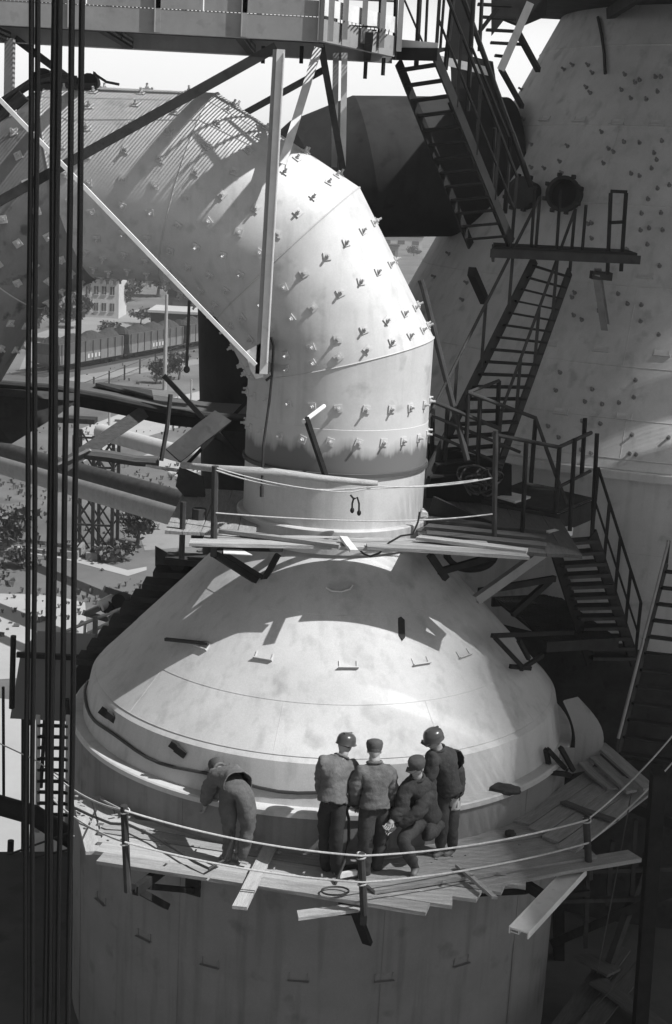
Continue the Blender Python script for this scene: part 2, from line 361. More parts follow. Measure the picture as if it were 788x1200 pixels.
for y in (18.9, 19.3, 19.7, 20.1, 20.5): b.box(((xl+.3)/2 - .1, y, WZ+.005), .3-xl, .012, .02)
obj('deck_grating', b, M['steel'], wk, kind='stuff')
stx = [xl+.2+i*1.05 for i in range(9)] + [-.52]
for x in stx:
    b = MB(); b.angle((x, FY-.03, WZ-.27), (x, FY-.03, WZ+1.05), .06, .01, (1, 0, 0)); obj('stanchion', b, M['grey'], wk)
    b = MB(); b.angle((x, BY+.03, WZ-.2), (x, BY+.03, WZ+1.05), .06, .01, (1, 0, 0)); obj('stanchion', b, M['grey'], wk)
for f in (.25, .5, .75, 1.0):
    q = P1.lerp(P2, f); b = MB(); b.angle(Zv(q, WZ-.2)+V((.03, -.02, 0)), Zv(q, WZ+1.05)+V((.03, -.02, 0)), .06, .01, (1, 0, 0)); obj('stanchion', b, M['grey'], wk)
for z in (WZ+.55, WZ+1.05):
    b = MB(); b.tube([Zv(P0, z), Zv(P1, z), Zv(P2, z)], .024, 8); obj('handrail', b, M['grey'], wk, 40)
    b = MB(); b.tube([V((xl, BY, z)), V((.45, BY, z))], .024, 8); obj('handrail', b, M['grey'], wk, 40)
def post(a, c, wd, m, nm='post', up=(1, 0, 0)): b = MB(); b.angle(a, c, wd, .014, up); return obj(nm, b, m, wk)
b = MB(); b.beam(at(329.5, 58, 18.12), at(309, 438, 18.12), .05, .10, (1, 0, 0)); b.beam(at(333, 62, 18.10), at(313, 425, 18.10), .07, .012, (1, 0, 0)); obj('post', b, M['pale'], wk)
b = MB(); b.beam(at(324, 58, 18.14), at(303, 438, 18.14), .02, .08, (1, 0, 0)); obj('post', b, M['grey'], wk)
for dx in (-5, 5): post(at(396+dx, 62, BY-.1), at(394+dx, 196, BY-.1), .07, M['grey'] if dx < 0 else M['pale'])
b = MB(); b.beam(at(12, 45, BY-.2), at(11, 116, BY-.2), .14, .12, (1, 0, 0)); obj('post', b, M['grey'], wk)
b = MB(); b.beam(at(324, 55, 18.16), at(-40, 258, 18.16), .12, .04, (0, 1, 0)); obj('brace', b, M['rust'], wk)
b = MB(); b.angle(at(-30, 86, 18.06), at(300, 428, 18.06), .05, .012, (0, 1, 0)); obj('brace', b, M['pale'], wk)
b = MB(); b.beam(at(383, 80, BY), at(285, 134, BY), .09, .05, (0, 1, 0)); obj('brace', b, M['rust'], wk)
b = MB(); b.beam(at(18, 45, BY), at(85, 95, BY), .1, .05, (0, 1, 0)); obj('brace', b, M['rust'], wk)
b = MB(); b.angle(at(373, 56, 19.5), at(331, 192, 18.6), .1, .014, (0, 1, 0)); obj('brace', b, M['pale'], wk)
b = MB(); b.angle(at(377, 56, 19.6), at(402, 198, BY-.2), .09, .014, (0, 1, 0)); obj('brace', b, M['rust'], wk)
for x, y in ((309, 92), (354, 92), (429, 110), (450, 106)):
    b = MB(); p = at(x, y-38, 19.7); b.tube([p, p-V((0, 0, .22))], .03, 6); obj('hanger_bolt', b, M['steel'], wk)
# foot of the post: gusset plate and stub on the duct
b = MB(); fp = at(300, 425, 18.10); b.prism([at(288, 412, 18.13), at(306, 402, 18.13), at(309, 442, 18.13), at(300, 444, 18.13), at(293, 432, 18.13)], (0, .02, 0)); obj('gusset_plate', b, M['pale'], wk)
b = MB(); b.beam(at(310, 405, 18.14), at(314, 402, 19.35), .10, .16); b.beam(at(310, 432, 18.16), at(314, 430, 19.3), .10, .12); obj('bracket', b, M['rust'], wk)
b = MB(); b.tube([at(318, 395, 18.5), at(321, 405, 18.5), at(319, 440, 18.5), at(312, 446, 18.5)], .02, 6); obj('clamp', b, M['steel'], wk, 40)
# hose and pulley gear lying on the far left crown of the duct
b = MB()
pul = thing('winch_gear', 'dark pulley block and cable gear lying on the crown of the elbow duct', 'winch', at(60, 110, 19.9))
for x, y, r in ((52, 92, .13), (70, 97, .11), (86, 98, .10), (106, 97, .12)):
    b = MB(); c = at(x, y, 19.9); b.tube([c+V((0, -.12, 0)), c+V((0, .12, 0))], r, 14); obj('pulley', b, M['steel'], pul, 40)
b = MB(); b.beam(at(34, 103, 19.9), at(115, 101, 19.9), .3, .07); obj('skid', b, M['rust'], pul)
b = MB(); b.tube([at(x, y, 19.75) for x, y in ((-10, 135), (5, 118), (20, 108), (38, 96), (60, 90), (90, 94))], .06, 7); b.tube([at(x, y, 19.8) for x, y in ((110, 96), (111, 84), (113, 88), (125, 96), (140, 99))], .02, 6); obj('hose', b, M['rubber'], pul, 40)
b = MB(); b.tube([at(x, y, 19.6) for x, y in ((-12, 165), (2, 140), (14, 126), (28, 112))], .09, 7); obj('hose', b, M['rubber'], pul, 40)

# ------------------------------------------------------------------ dark duct behind
dd = thing('rear_duct', 'elbow duct, darkened to stand for shade, behind the pale one joining the tower on the right', 'duct', at(309, 600, 27))
ap = [at(309+6, 760, 27), at(311, 345, 27), at(322, 292, 27), at(347, 246, 27), at(383, 214, 27), at(428, 196, 27), at(590, 196, 27.6)]
ds = [(ap[i+1]-ap[i]).normalized() for i in range(6)]
for i, d in enumerate(ds):
    nin = d if i == 0 else (ds[i-1]+d).normalized(); nout = d if i == 5 else (d+ds[i+1]).normalized()
    u = V((0, -1, 0)); u = (u-d*u.dot(d)).normalized(); v = d.cross(u); n = 64; A = []; B = []
    for k in range(n):
        o = (u*math.cos(2*math.pi*k/n)+v*math.sin(2*math.pi*k/n))*1.27
        A.append(ap[i]+o-d*(o.dot(nin)/d.dot(nin))); B.append(ap[i+1]+o-d*(o.dot(nout)/d.dot(nout)))
    b = MB(); b.add(A+B, [(k, (k+1) % n, n+(k+1) % n, n+k) for k in range(n)]); obj('duct_section', b, M['darkduct'], dd, 40)
b = MB(); cb = at(311, 480, 27); b.lathe([(1.28, cb.z-.1), (1.34, cb.z-.08), (1.34, cb.z+.08), (1.28, cb.z+.1)], 48, (cb.x, cb.y)); obj('flange', b, M['darkduct'], dd, 30)

# ------------------------------------------------------------------ conical tower on the right
TA = (6.72, 28.5); TZ = 15.80
def tow_r(z):
    if z > 24.5: return None
    if z > TZ: return 6.66 - (z-TZ)*.5
    if z > 9: return 6.4
    return None
tw = thing('furnace_tower', 'broad conical steel tower studded with bolts behind the stairs at the right', 'tower', (TA[0], TA[1], DZ))
zs = [TZ, TZ+.16, 16.55, 17.35, 18.6, 19.9, 21.2, 22.6, 24.4]
for i in range(len(zs)-1):
    a, c = zs[i], zs[i+1]; e = .004*(i % 2)
    b = MB(); b.lathe([(tow_r(a+.001)-.02, a), (tow_r(a+.001)+e+.002, a+.003), (tow_r(c)+e+.002, c), (tow_r(c)-.02, c+.001)], 128, TA); obj('cone_course', b, M['tower'], tw, 30)
    if i: b = MB(); b.tube([(TA[0]+(tow_r(a)+.004)*math.cos(t*math.pi/64), TA[1]+(tow_r(a)+.004)*math.sin(t*math.pi/64), a) for t in range(128)], .012, 5, closed=True); obj('weld_seam', b, M['tower'], tw, 40)
b = MB(); b.lathe([(6.3, TZ-.14), (6.74, TZ-.14), (6.74, TZ-.02), (6.64, TZ-.001)], 128, TA); obj('rim', b, M['tower'], tw, 30)
b = MB(); b.lathe([(6.4, DZ), (6.4, 12.8)], 128, TA); obj('shell_course', b, M['rust'], tw, 30)  # lowest course takes darker steel to stand for the shade down there
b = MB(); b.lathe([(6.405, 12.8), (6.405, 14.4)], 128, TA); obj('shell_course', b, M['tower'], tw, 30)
b = MB(); b.lathe([(6.40, 14.4), (6.40, TZ-.14)], 128, TA); obj('shell_course', b, M['tower'], tw, 30)
for az, i in ((-100, 2), (-112, 3), (-125, 3), (-97, 3), (-105, 4), (-118, 4), (-133, 4), (-100, 5), (-124, 5), (-110, 1), (-95, 1)):
    a, c = zs[i], zs[i+1]; q = R_(az); f = lambda z: V((TA[0]+(tow_r(z)+.005)*math.cos(q), TA[1]+(tow_r(z)+.005)*math.sin(q), z))
    b = MB(); b.tube([f(a), f(c)], .008, 5); obj('weld_seam', b, M['tower'], tw)
ST = [(662, 82), (672, 77), (690, 77), (695, 86), (688, 103), (733, 88), (729, 106), (740, 116), (758, 117), (775, 91), (771, 108), (624, 170), (666, 172), (657, 190), (714, 175), (732, 167), (750, 168), (708, 192), (767, 180), (770, 188), (764, 198), (624, 197), (639, 198), (760, 234), (761, 268), (759, 287), (734, 294), (725, 345), (752, 358), (751, 377), (651, 362), (671, 349), (548, 332), (543, 352), (510, 325), (657, 437), (652, 458), (686, 471), (706, 474), (704, 497), (643, 500), (745, 446), (743, 466), (741, 510), (738, 532), (683, 494), (690, 263), (694, 280), (673, 370), (694, 262), (535, 270), (527, 298), (775, 250)]
rs_ = random.Random(5)
ST += [(rs_.uniform(610, 786), rs_.uniform(75, 215)) for _ in range(12)] + [(rs_.uniform(655, 786), rs_.uniform(330, 540)) for _ in range(12)] + [(rs_.uniform(735, 786), rs_.uniform(215, 330)) for _ in range(8)]
for x, y in ST:
    p, n = hit(x, y, tow_r, TA, t0=18)
    if p: piece('stud', STUD, frame(p, n.cross(V((0, 0, 1))), n), tw)
for x, y in ((640, 139), (680, 140), (724, 143), (770, 144), (705, 409), (776, 414), (658, 482), (732, 488), (757, 323), (645, 402)):
    p, n = hit(x, y, tow_r, TA, t0=18)
    if p: piece('lug', LUG, frame(p, n.cross(V((0, 0, 1))), n), tw)
for x, y, r, hole in ((667, 231, .27, 1), (621, 230, .25, 0)):
    p, n = hit(x, y, tow_r, TA, t0=18); n = (n + V((0, -.6, -.25))).normalized(); q = n.cross(V((0, 0, 1))).normalized(); w_ = n.cross(q)
    ring = lambda rad, h: [p + n*h + (q*math.cos(k*math.pi/16)+w_*math.sin(k*math.pi/16))*rad for k in range(32)]
    b = MB(); seq = [(r, -.45), (r, .36), (r*1.12, .36), (r*1.12, .40), (r*.9, .40), (r*.9, .2)]
    vs = []; [vs.extend(ring(a, h)) for a, h in seq]
    b.add(vs, [(i*32+k, i*32+(k+1) % 32, (i+1)*32+(k+1) % 32, (i+1)*32+k) for i in range(5) for k in range(32)]); nzl = obj('nozzle', b, M['rust'], tw, 30)
    b = MB(); b.add(ring(r*.92, .21 if hole else .39), [tuple(range(32))]); obj('nozzle_dark_or_cover', b, M['steel'] if hole else M['rust'], nzl)  # on the open nozzle a dark disc stands for its unlit bore
    for k in range(8):
        a = k*math.pi/4+.3; c = p + n*.38 + (q*math.cos(a)+w_*math.sin(a))*r*1.2
        b = MB(); b.beam(c-n*.05, c+n*.05, .06, .06); obj('clamp', b, M['rust'], nzl)
b = MB(); pth = [hit(x, y, tow_r, TA, t0=18) for x, y in ((703, 22), (707, 42), (710, 64), (711, 88))]; b.tube([p+n*.05 for p, n in pth if p], .03, 6); obj('conduit', b, M['rust'], tw, 40)
# tower-top platform; its unseen deck is added to shade stairs and planks below
op = thing('overhead_shade_platform', 'girders high at the top right by the conical tower, under an added unseen shade deck', 'platform', (9, 19, 23.3))
poly = [(11.6, 6.5), (11.2, 13.2), (10.8, 15.2), (9.6, 16.2), (8.9, 17.2), (7.6, 18.4), (6.3, 19.3), (5.3, 20.4), (4.2, 21.8), (3.1, 22.6), (3.1, 29), (9.0, 29), (9.0, 20.3), (20, 20.3), (20, 6.5)]
b = MB(); b.prism([V((x, y, 23.30)) for x, y in poly], (0, 0, .03)); obj('deck_plate', b, M['rust'], op)  # added deck, outlined so that its shadow covers the stairs and right-hand planks
edge = [(11.6, 6.5), (11.2, 13.2), (10.8, 15.2), (9.6, 16.2), (8.9, 17.2), (7.6, 18.4)]
def edge_x(y):
    for (xa, ya), (xb, yb) in zip(edge, edge[1:]):
        if ya <= y <= yb: return xa + (xb-xa)*(y-ya)/(yb-ya)
b = MB(); y = 6.6                                            # added bars, tapered to soften the edge of the deck's shadow
while y < 18.35:
    x1 = edge_x(y); L = 3.0 if y < 16.5 else 3.0-(y-16.5)*.9
    if any(g0 < y < g1 for g0, g1 in ((14.0, 14.35), (15.1, 15.3), (16.3, 16.6))): L *= .8
    b.prism([V((x1, y-.043, 23.30)), V((x1, y+.043, 23.30)), V((x1-L, y+.004, 23.30)), V((x1-L, y-.004, 23.30))], (0, 0, .012)); y += .1
y = 20.35  # more added bars, with gaps that let sun patches onto the tower
while y < 29:
    if any(g0 < y < g1 for g0, g1 in ((20.7, 21.0), (21.5, 22.0), (22.7, 23.0), (23.9, 24.5))) : b.prism([V((9.01, y-.0225, 23.30)), V((9.01, y+.0225, 23.30)), V((10.8, y+.004, 23.30)), V((10.8, y-.004, 23.30))], (0, 0, .012)); y += .048; continue
    b.prism([V((9.01, y-.0225, 23.30)), V((9.01, y+.0225, 23.30)), V((14, y+.016, 23.30)), V((14, y-.016, 23.30))], (0, 0, .012)); y += .048
obj('shade_grating', b, M['rust'], op, kind='stuff')
b = MB(); b.channel((3.1, 22.9, 23.12), (12, 22.9, 23.12), .26, .1, side=-1); obj('girder', b, M['grey'], op)
for x in (4.4, 6.3, 8.4, 10.6):
    b = MB(); b.beam((x, 23.0, 23.18), (x, 29, 23.18), .12, .2); obj('joist', b, M['rust'], op)
b = MB(); b.angle(at(672/3.03+400, 3, 22.7), at(587, 82, 22.7), .12, .02, (0, 1, 0)); obj('brace', b, M['grey'], op)
b = MB(); b.beam(at(607, 38, 23.0), at(631, 82, 24.2), .08, .08); obj('brace', b, M['rust'], op)
b = MB(); b.beam(at(587, 80, 23.0), at(612, 125, 24.6), .07, .07); obj('brace', b, M['rust'], op)
b = MB(); b.prism([at(530, -30, 23.4), at(556, -30, 23.4), at(553, 70, 23.4), at(526, 66, 23.4)], (0, .3, 0)); obj('column', b, M['darkduct'], op)
b = MB(); b.prism([at(528, 60, 23.0), at(578, 72, 23.0), at(585, 118, 23.0), at(530, 118, 23.0)], (0, .06, 0)); obj('side_plate', b, M['darkduct'], op)
b = MB(); b.beam(at(515, 70, 22.9), at(574, 84, 22.9), .05, .12); obj('edge_beam', b, M['pale'], op)
b = MB(); b.prism([at(578, -30, 24.2), at(645, -30, 24.2), at(640, 18, 24.2), at(612, 30, 24.2), at(592, 22, 24.2), at(578, 40, 24.2)], (0, .3, 0)); obj('side_plate', b, M['darkduct'], op)
for k in range(5):
    b = MB(); y = 5+k*15; b.beam(at(560+k*5, y, 23.6), at(600+k*4 if k < 4 else 598, y+2, 23.6), .18, .035); obj('tread', b, M['steel'], op)
# the added shadow-casting lattice at the deck edge is the grating above
# ------------------------------------------------------------------ stairs
def flight(label, TL, TR, BL, BR, n, m, railL=None, railR=None, tread_m=None, deep=.2, sw=.16, th_=.03):
    t = thing('stair_flight', label, 'stairs', (V(BL)+V(BR))/2, 'steel stair flights of the stair tower')
    for a, c in ((TL, BL), (TR, BR)):
        b = MB(); b.beam(a, c, .03, sw); obj('stringer', b, m, t)
    wv = (V(TR)-V(TL)).normalized(); run = V(BL)-V(TL); run.z = 0; run.normalize()
    for k in range(n):
        f = (k+.5)/n; a = V(TL).lerp(V(BL), f); c = V(TR).lerp(V(BR), f); b = MB(); b.beam(a, c, deep, th_); obj('tread', b, tread_m or m, t)
    for rl, a0, c0 in ((railL, TL, BL), (railR, TR, BR)):
        if not rl: continue
        h, k, rm, npost = rl
        a, c = V(a0)+V((0, 0, h)), V(c0)+V((0, 0, h))
        b = MB(); b.tube([a, c], .024, 7); obj('handrail', b, rm, t, 40)
        if k: b = MB(); b.tube([V(a0)+V((0, 0, h*.5)), V(c0)+V((0, 0, h*.5))], .018, 6); obj('mid_rail', b, m, t, 40)
        for q in range(npost):
            f = q/(npost-1); p = V(a0).lerp(V(c0), f); b = MB(); b.beam(p, p+V((0, 0, h)), .045, .045, (1, 0, 0)); obj('rail_post', b, m, t)
    return t
flight('dark stair flight hanging from the overhead walkway down to the landing by the nozzles', at(467, 73, 20.2), at(511, 66, 19.7), at(552, 288, 22.0), at(600, 284, 21.5), 13, M['steel'], None, (.95, 1, M['steel'], 5), deep=.17, sw=.15)
b = MB()
t2 = flight('narrow stair flight with long handrails dropping left in front of the conical tower', at(627, 304, 22.3), at(668, 318, 22.5), at(497, 566, 20.2), at(582, 556, 20.7), 18, M['rust'], (.95, 0, M['rust'], 5), (.95, 0, M['rust'], 5), M['steel'], deep=.18, sw=.2)
flight('lower stair flight with broad dark treads between dome and tower wall', at(646, 630, 20.1), at(694, 626, 20.5), at(692, 775, 21.3), at(744, 776, 21.7), 12, M['steel'], None, (1.0, 1, M['steel'], 5), M['rust'], deep=.24, sw=.22, th_=.05)
flight('steep stair flight at the right edge beside the stacked boards', at(781, 660, 20.6), at(850, 668, 20.9), at(722, 892, 19.4), at(788, 902, 19.7), 12, M['rust'], (.35, 0, M['grey'], 3), None, M['steel'], deep=.16, sw=.16)

# landing by the nozzles
tp = thing('top_landing', 'small landing joining the overhead walkway to the top of the dark stairs', 'landing', at(490, 62, 20))
b = MB(); b.prism([at(462, 66, 20.2), at(514, 62, 19.65), at(522, 60, 20.3), at(468, 62, 20.9)], (0, 0, .05)); obj('deck_plate', b, M['steel'], tp)
b = MB(); b.beam(at(461, 50, 20.15), at(514, 55, 19.6), .02, .1); obj('toe_board', b, M['pale'], tp)
b = MB(); b.beam(at(461, 63, 20.15), at(514, 64, 19.6), .05, .16); obj('edge_beam', b, M['steel'], tp)
lb = thing('upper_landing', 'dark steel landing below the two round nozzles on the tower', 'landing', at(640, 300, 22.4))
b = MB(); z0 = at(600, 292, 22.2).z; b.prism([V((2.15, 21.6, z0)), V((4.35, 21.9, z0)), V((4.45, 23.3, z0)), V((2.3, 23.3, z0))], (0, 0, .05)); obj('deck_plate', b, M['steel'], lb)
b = MB(); b.beam(V((2.1, 21.58, z0-.05)), V((4.4, 21.9, z0-.05)), .04, .13); b.beam(V((2.15, 21.6, z0-.08)), V((2.3, 23.3, z0-.08)), .04, .2); obj('edge_beam', b, M['rust'], lb)
def gframe(pts, r, m, parent, nm, closed=False): b = MB(); b.tube(pts, r, 7, closed=closed); return obj(nm, b, m, parent, 30)
Yf = 22.0
b = MB(); 
for a, c in (((712, 322), (716, 226)), ((716, 224), (735, 225)), ((734, 226), (728, 318)), ((714, 261), (732, 260))): b.beam(at(*a, Yf), at(*c, Yf), .05, .07, (0, 1, 0))
obj('guard_frame', b, M['steel'], lb)
b = MB(); b.channel(at(696, 318, 22.2), at(706, 383, 23.2), .14, .1); obj('bracket', b, M['grey'], lb)
b = MB(); b.beam(at(693, 322, 22.3), at(716, 324, 22.3), .3, .12); obj('bracket', b, M['rust'], lb)
b = MB(); b.beam(at(553, 318, 22.3), at(568, 352, 23.4), .12, .14); obj('bracket', b, M['steel'], lb)
for x in (622, 652, 682): gframe([at(x, 300, 21.9), at(x+5, 222 if x < 670 else 240, 21.9)], .025, M['steel'], lb, 'rail_post')
# service ladder / conduit from the roof
fl0 = thing('service_cable_frame', 'lattice of thin dark rails and hangers above the upper stair flight', 'railing', at(520, 120, 20.5))
for a, c, Ya, Yc, r in (((465, -20), (462, 70), 19.9, 19.9, .03), ((447, -20), (444, 62), 19.6, 19.6, .024), ((493, -20), (488, 78), 20, 20, .034), ((502, -20), (498, 70), 20.4, 20.4, .02), ((522, -20), (516, 60), 20.2, 20.2, .02), ((533, -20), (522, 82), 20.2, 20.2, .035), ((470, -10), (500, 60), 20.4, 20.4, .015), ((540, -10), (600, 155), 21, 21.6, .04), ((600, 155), (622, 218), 21.6, 22, .045), ((556, -20), (548, 130), 20.6, 20.8, .035), ((580, 150), (575, 240), 21.4, 21.6, .03), ((598, 160), (592, 250), 21.7, 21.8, .035), ((526, 120), (600, 300), 20.6, 22, .02), ((553, 55), (596, 160), 20.4, 21.4, .02), ((566, -20), (562, 60), 22, 22, .03), ((583, 10), (560, 40), 22, 22, .03)):
    gframe([at(*a, Ya), at(*c, Yc)], r, M['steel'], fl0, 'rail')
b = MB(); b.tube([at(493, 328, 20.9), at(497, 340, 20.9), at(520, 432, 20.6), at(548, 540, 20.2)], .045, 8); solo('bent_pipe', b, M['rust'], 'rusty bent pipe leaning beside the right edge of the elbow duct', 'pipe', 40)
# background right behind duct
b = MB(); b.box(at(470, 300, 60)+V((0, 0, 0)), 5, 5, .4); 

# mid landing, lower railings
ml = thing('middle_landing', 'dark landing box with railings right of the elbow neck', 'landing', at(640, 600, 20))
zL = 15.42
b = MB(); b.prism([atz(565, 585, zL), atz(655, 602, zL), atz(694, 586, zL), atz(612, 567, zL)], (0, 0, .04)); obj('deck_plate', b, M['rust'], ml)
b = MB(); p, q, r2 = atz(565, 586, zL), atz(655, 603, zL), atz(694, 587, zL); b.beam(p-V((0, 0, .15)), q-V((0, 0, .15)), .04, .3); b.beam(q-V((0, 0, .15)), r2-V((0, 0, .15)), .04, .3); obj('edge_beam', b, M['rust'], ml)
b = MB(); b.prism([atz(583, 584, zL+.05), atz(604, 590, zL+.05), atz(622, 584, zL+.05), atz(600, 579, zL+.05)], (0, 0, .03)); obj('tread_plate', b, M['pale'], ml)
for pts, Ys, r in ((((549, 460), (628, 490), (642, 530), (664, 590)), (20.3, 20.2, 20.1, 20.0), .03), (((577, 509), (655, 524), (693, 507)), (19.4, 19.5, 20.3), .03), (((617, 567), (650, 573), (692, 552)), (19.4, 19.5, 20.3), .025), (((549, 460), (585, 446)), (20.3, 20.8), .026), (((506, 470), (585, 502)), (20.2, 20.4), .03), (((506, 487), (610, 530)), (20.3, 20.4), .024), (((506, 508), (590, 545)), (20.4, 20.3), .024)):
    gframe([at(x, y, Y) for (x, y), Y in zip(pts, Ys)], r, M['rust'], ml, 'handrail')
for x0, y0, x1, y1, Y in ((617, 519, 612, 632, 19.4), (674, 514, 668, 622, 19.8), (582, 509, 579, 640, 19.3), (686, 490, 682, 556, 20.4), (628, 492, 622, 570, 20.2), (700, 508, 694, 632, 20.6), (563, 466, 560, 545, 20.3), (656, 524, 651, 600, 19.5), (585, 446, 583, 500, 20.8), (549, 462, 546, 540, 20.3), (525, 478, 521, 545, 20.4), (508, 470, 506, 545, 20.5)):
    gframe([at(x0, y0, Y), at(x1, y1, Y)], .034, M['steel'], ml, 'rail_post')
b = MB(); b.beam(at(506, 592, 20.2), at(612, 640, 19.4), .05, .28); obj('edge_beam', b, M['steel'], ml)
b = MB(); b.prism([at(500, 520, 21.2), at(600, 545, 21.2), at(600, 600, 21.2), at(500, 590, 21.2)], (0, .1, 0)); obj('kick_plate', b, M['steel'], ml)
b = MB(); b.channel(at(660, 633, 19.4), at(560, 704, 18.9), .13, .09); obj('strut', b, M['grey'], ml)
b = MB(); b.beam(at(640, 628, 19.5), at(668, 622, 20), .1, .12); obj('strut', b, M['pale'], ml)
# tangle of wire on the landing
wr = MB()
for k in range(9):
    c = at(566+random.uniform(-14, 14), 563+random.uniform(-8, 10), 19.5+random.uniform(-.1, .1)); a = random.uniform(0, 6); r = random.uniform(.1, .22)
    wr.tube([c+V((r*math.cos(a+t*.5), .1*math.sin(t), r*.7*math.sin(a+t*.5))) for t in range(12)], .014, 5)
solo('wire_coil', wr, M['rust'], 'tangled coil of wire dumped on the landing beside the neck', 'wire', 40)
# brackets carrying the lower stair from the dome
br = thing('stair_bracket', 'dark welded steel bracket on the right flank of the dome', 'bracket', at(612, 780, 19))
for a, c, Ya, Yc in (((577, 745), (672, 741), 18.7, 20.6), ((580, 747), (613, 782), 18.75, 18.75), ((611, 784), (636, 768), 18.75, 19.8), ((608, 750), (620, 772), 18.9, 19.2), ((598, 781), (622, 783), 18.7, 18.9)):
    b = MB(); b.beam(at(*a, Ya), at(*c, Yc), .05, .06); obj('bar', b, M['steel'], br)
br2 = thing('platform_bracket', 'dark bracket under the right end of the neck planks', 'bracket', at(520, 668, 18.8))
for a, c, Ya, Yc in (((504, 650), (523, 678), 18.6, 18.75), ((515, 670), (578, 652), 18.7, 19.4), ((562, 693), (650, 678), 19.2, 20.4), ((645, 680), (600, 720), 20.4, 20.0)):
    b = MB(); b.beam(at(*a, Ya), at(*c, Yc), .07, .09); obj('bar', b, M['steel'], br2)
# lower grating floor between the vessels
fg = MB()
for k in range(26):
    f = k/26; fg.beam(V((3.3+1.1*f, 20.4+.4*f, 13.45)), V((2.7+1.1*f, 22.6+.4*f, 13.45)), .03, .05)
gr = thing('grating_floor', 'dark grated floor below the stairs between dome and tower', 'floor', (4, 21.5, 13.4)); obj('grating_bar', fg, M['rust'], gr, kind='stuff')
b = MB(); b.beam(V((3.25, 20.35, 13.4)), V((4.4, 20.75, 13.4)), .05, .16); b.beam(V((2.65, 22.6, 13.4)), V((3.8, 23.0, 13.4)), .05, .16); obj('edge_beam', b, M['rust'], gr)
b = MB(); b.tube([at(560+math.cos(t)*28-8, 650+math.sin(t)*17, 22) for t in [i*.2 for i in range(32)]], .06, 8); solo('pipe_ring', b, M['rust'], 'dark round flange ring half hidden below the landing', 'flange', 40)

# ------------------------------------------------------------------ neck platform
PZ_ = 15.40
npf = thing('neck_platform', 'narrow plank platform around the neck at the top of the dome', 'platform', (0, 18.5, PZ_))
def plank(a, c, wd, th_, m, parent=None, nm='plank', tilt=0):
    a, c = V(a), V(c); b = MB(); b.beam(a, c, wd, th_)
    # uv-free: grain runs along the object's x axis
    d = (c-a).normalized(); L = (c-a).length
    mb = MB(); ns = 6; b1, b2 = random.uniform(-.012, .012), random.uniform(-.010, .010); ph = random.uniform(0, 6)
    e0, e1 = random.uniform(-.02, .02), random.uniform(-.02, .02)
    for i in range(ns+1):
        f = i/ns; bow = b1*math.sin(math.pi*f); lat = b2*math.sin(math.pi*f+.3*ph)
        for (yy, zz) in ((-1, -1), (1, -1), (1, 1), (-1, 1)):
            xx = (f-.5)*L + (e0*yy if i == 0 else e1*yy if i == ns else 0)
            mb.v.append(V((xx, yy*wd/2*(1+random.uniform(-.03, .03)) + lat, zz*th_/2 + bow + random.uniform(-.003, .003))))
    for i in range(ns):
        for k in range(4): mb.f.append((i*4+k, i*4+(k+1) % 4, (i+1)*4+(k+1) % 4, (i+1)*4+k))
    mb.f += [(3, 2, 1, 0), tuple(ns*4+k for k in range(4))]
    me = mb.mesh(nm); me.materials.append(m)
    up = V((0, math.sin(tilt), math.cos(tilt)))
    sd = d.cross(up).normalized(); u = sd.cross(d)
    Mw = Matrix.Translation((a+c)/2) @ Matrix((d, -sd, u)).transposed().to_4x4()
    if parent is not None: return piece(nm, me, Mw, parent)
    o = link(nm, me); o.matrix_world = Mw; return o
fa, fb = atz(222, 637, PZ_), atz(585, 648, PZ_)
for k in range(3):
    o = V((0, .24*k-.05, -.012*k)); plank(fa+o+V((.15*k, .12, 0)), fb+o+V((-.05*k, .12, 0)), .238, .045, (M['wood'], M['wood2'], M['wood'])[k], npf)
plank(atz(258, 622, PZ_+.06), atz(398, 640, PZ_+.06), .09, .05, M['wood2'], npf); plank(atz(430, 640, PZ_+.05), atz(618, 652, PZ_), .2, .045, M['wood2'], npf)
plank(atz(490, 630, PZ_+.07), atz(618, 646, PZ_+.03), .16, .045, M['wood'], npf)
for k in range(3): plank(atz(500, 625-k*8, PZ_), atz(640, 640-k*9, PZ_-.02), .22, .045, M['wooddark'], npf)
for k in range(5): plank((-2.15+.24*k, 18.45, PZ_-.06), (-2.2+.24*k, 21.2, PZ_-.06), .235, .045, M['wood2'], npf)
for k in range(9): plank((1.26+.24*k, 18.3, PZ_-.06), (1.26+.24*k, 21.2, PZ_-.06), .235, .045, M['wooddark'], npf)
for k in range(3): plank((-1.3, 21.3+.24*k, PZ_-.02), (1.6, 21.3+.24*k, PZ_-.02), .235, .045, M['wooddark'], npf)
for x in (250, 318, 520): 
    pass
for a, c, Ya, Yc, w_ in (((253, 650), (306, 684), 18.0, 18.7, .08), ((326, 650), (306, 686), 18.55, 18.62, .07), ((253, 640), (330, 642), 18.05, 18.75, .09), ((262, 648), (307, 676), 18.0, 18.6, .05)):
    b = MB(); b.beam(at(*a, Ya), at(*c, Yc), w_, w_*1.1); obj('bracket', b, M['steel'], npf)
b = MB(); b.prism([atz(262, 644, PZ_-.08), atz(284, 645, PZ_-.08), atz(296, 651, PZ_-.08), atz(262, 649, PZ_-.08)], (0, 0, .01)); obj('bracket_plate', b, M['pale'], npf)
for x, y0, y1, Y, r in ((252.5, 546, 652, 17.98, .045), (215, 588, 655, 18.6, .04), (234, 596, 640, 19.2, .1), (581, 505, 648, 18.9, .035)):
    b = MB(); b.tube([at(x, y0, Y), at(x-2, y1, Y)], r, 8); obj('post', b, M['rust'], npf, 40)
b = MB(); b.tube([at(x, y, Y) for x, y, Y in ((214, 545, 18.6), (252, 549, 18.1), (320, 553, 18.15), (380, 561, 18.25), (442, 567, 18.45))], [.045, .05, .055, .05, .045], 9); obj('pole', b, M['wood'], npf, 40)
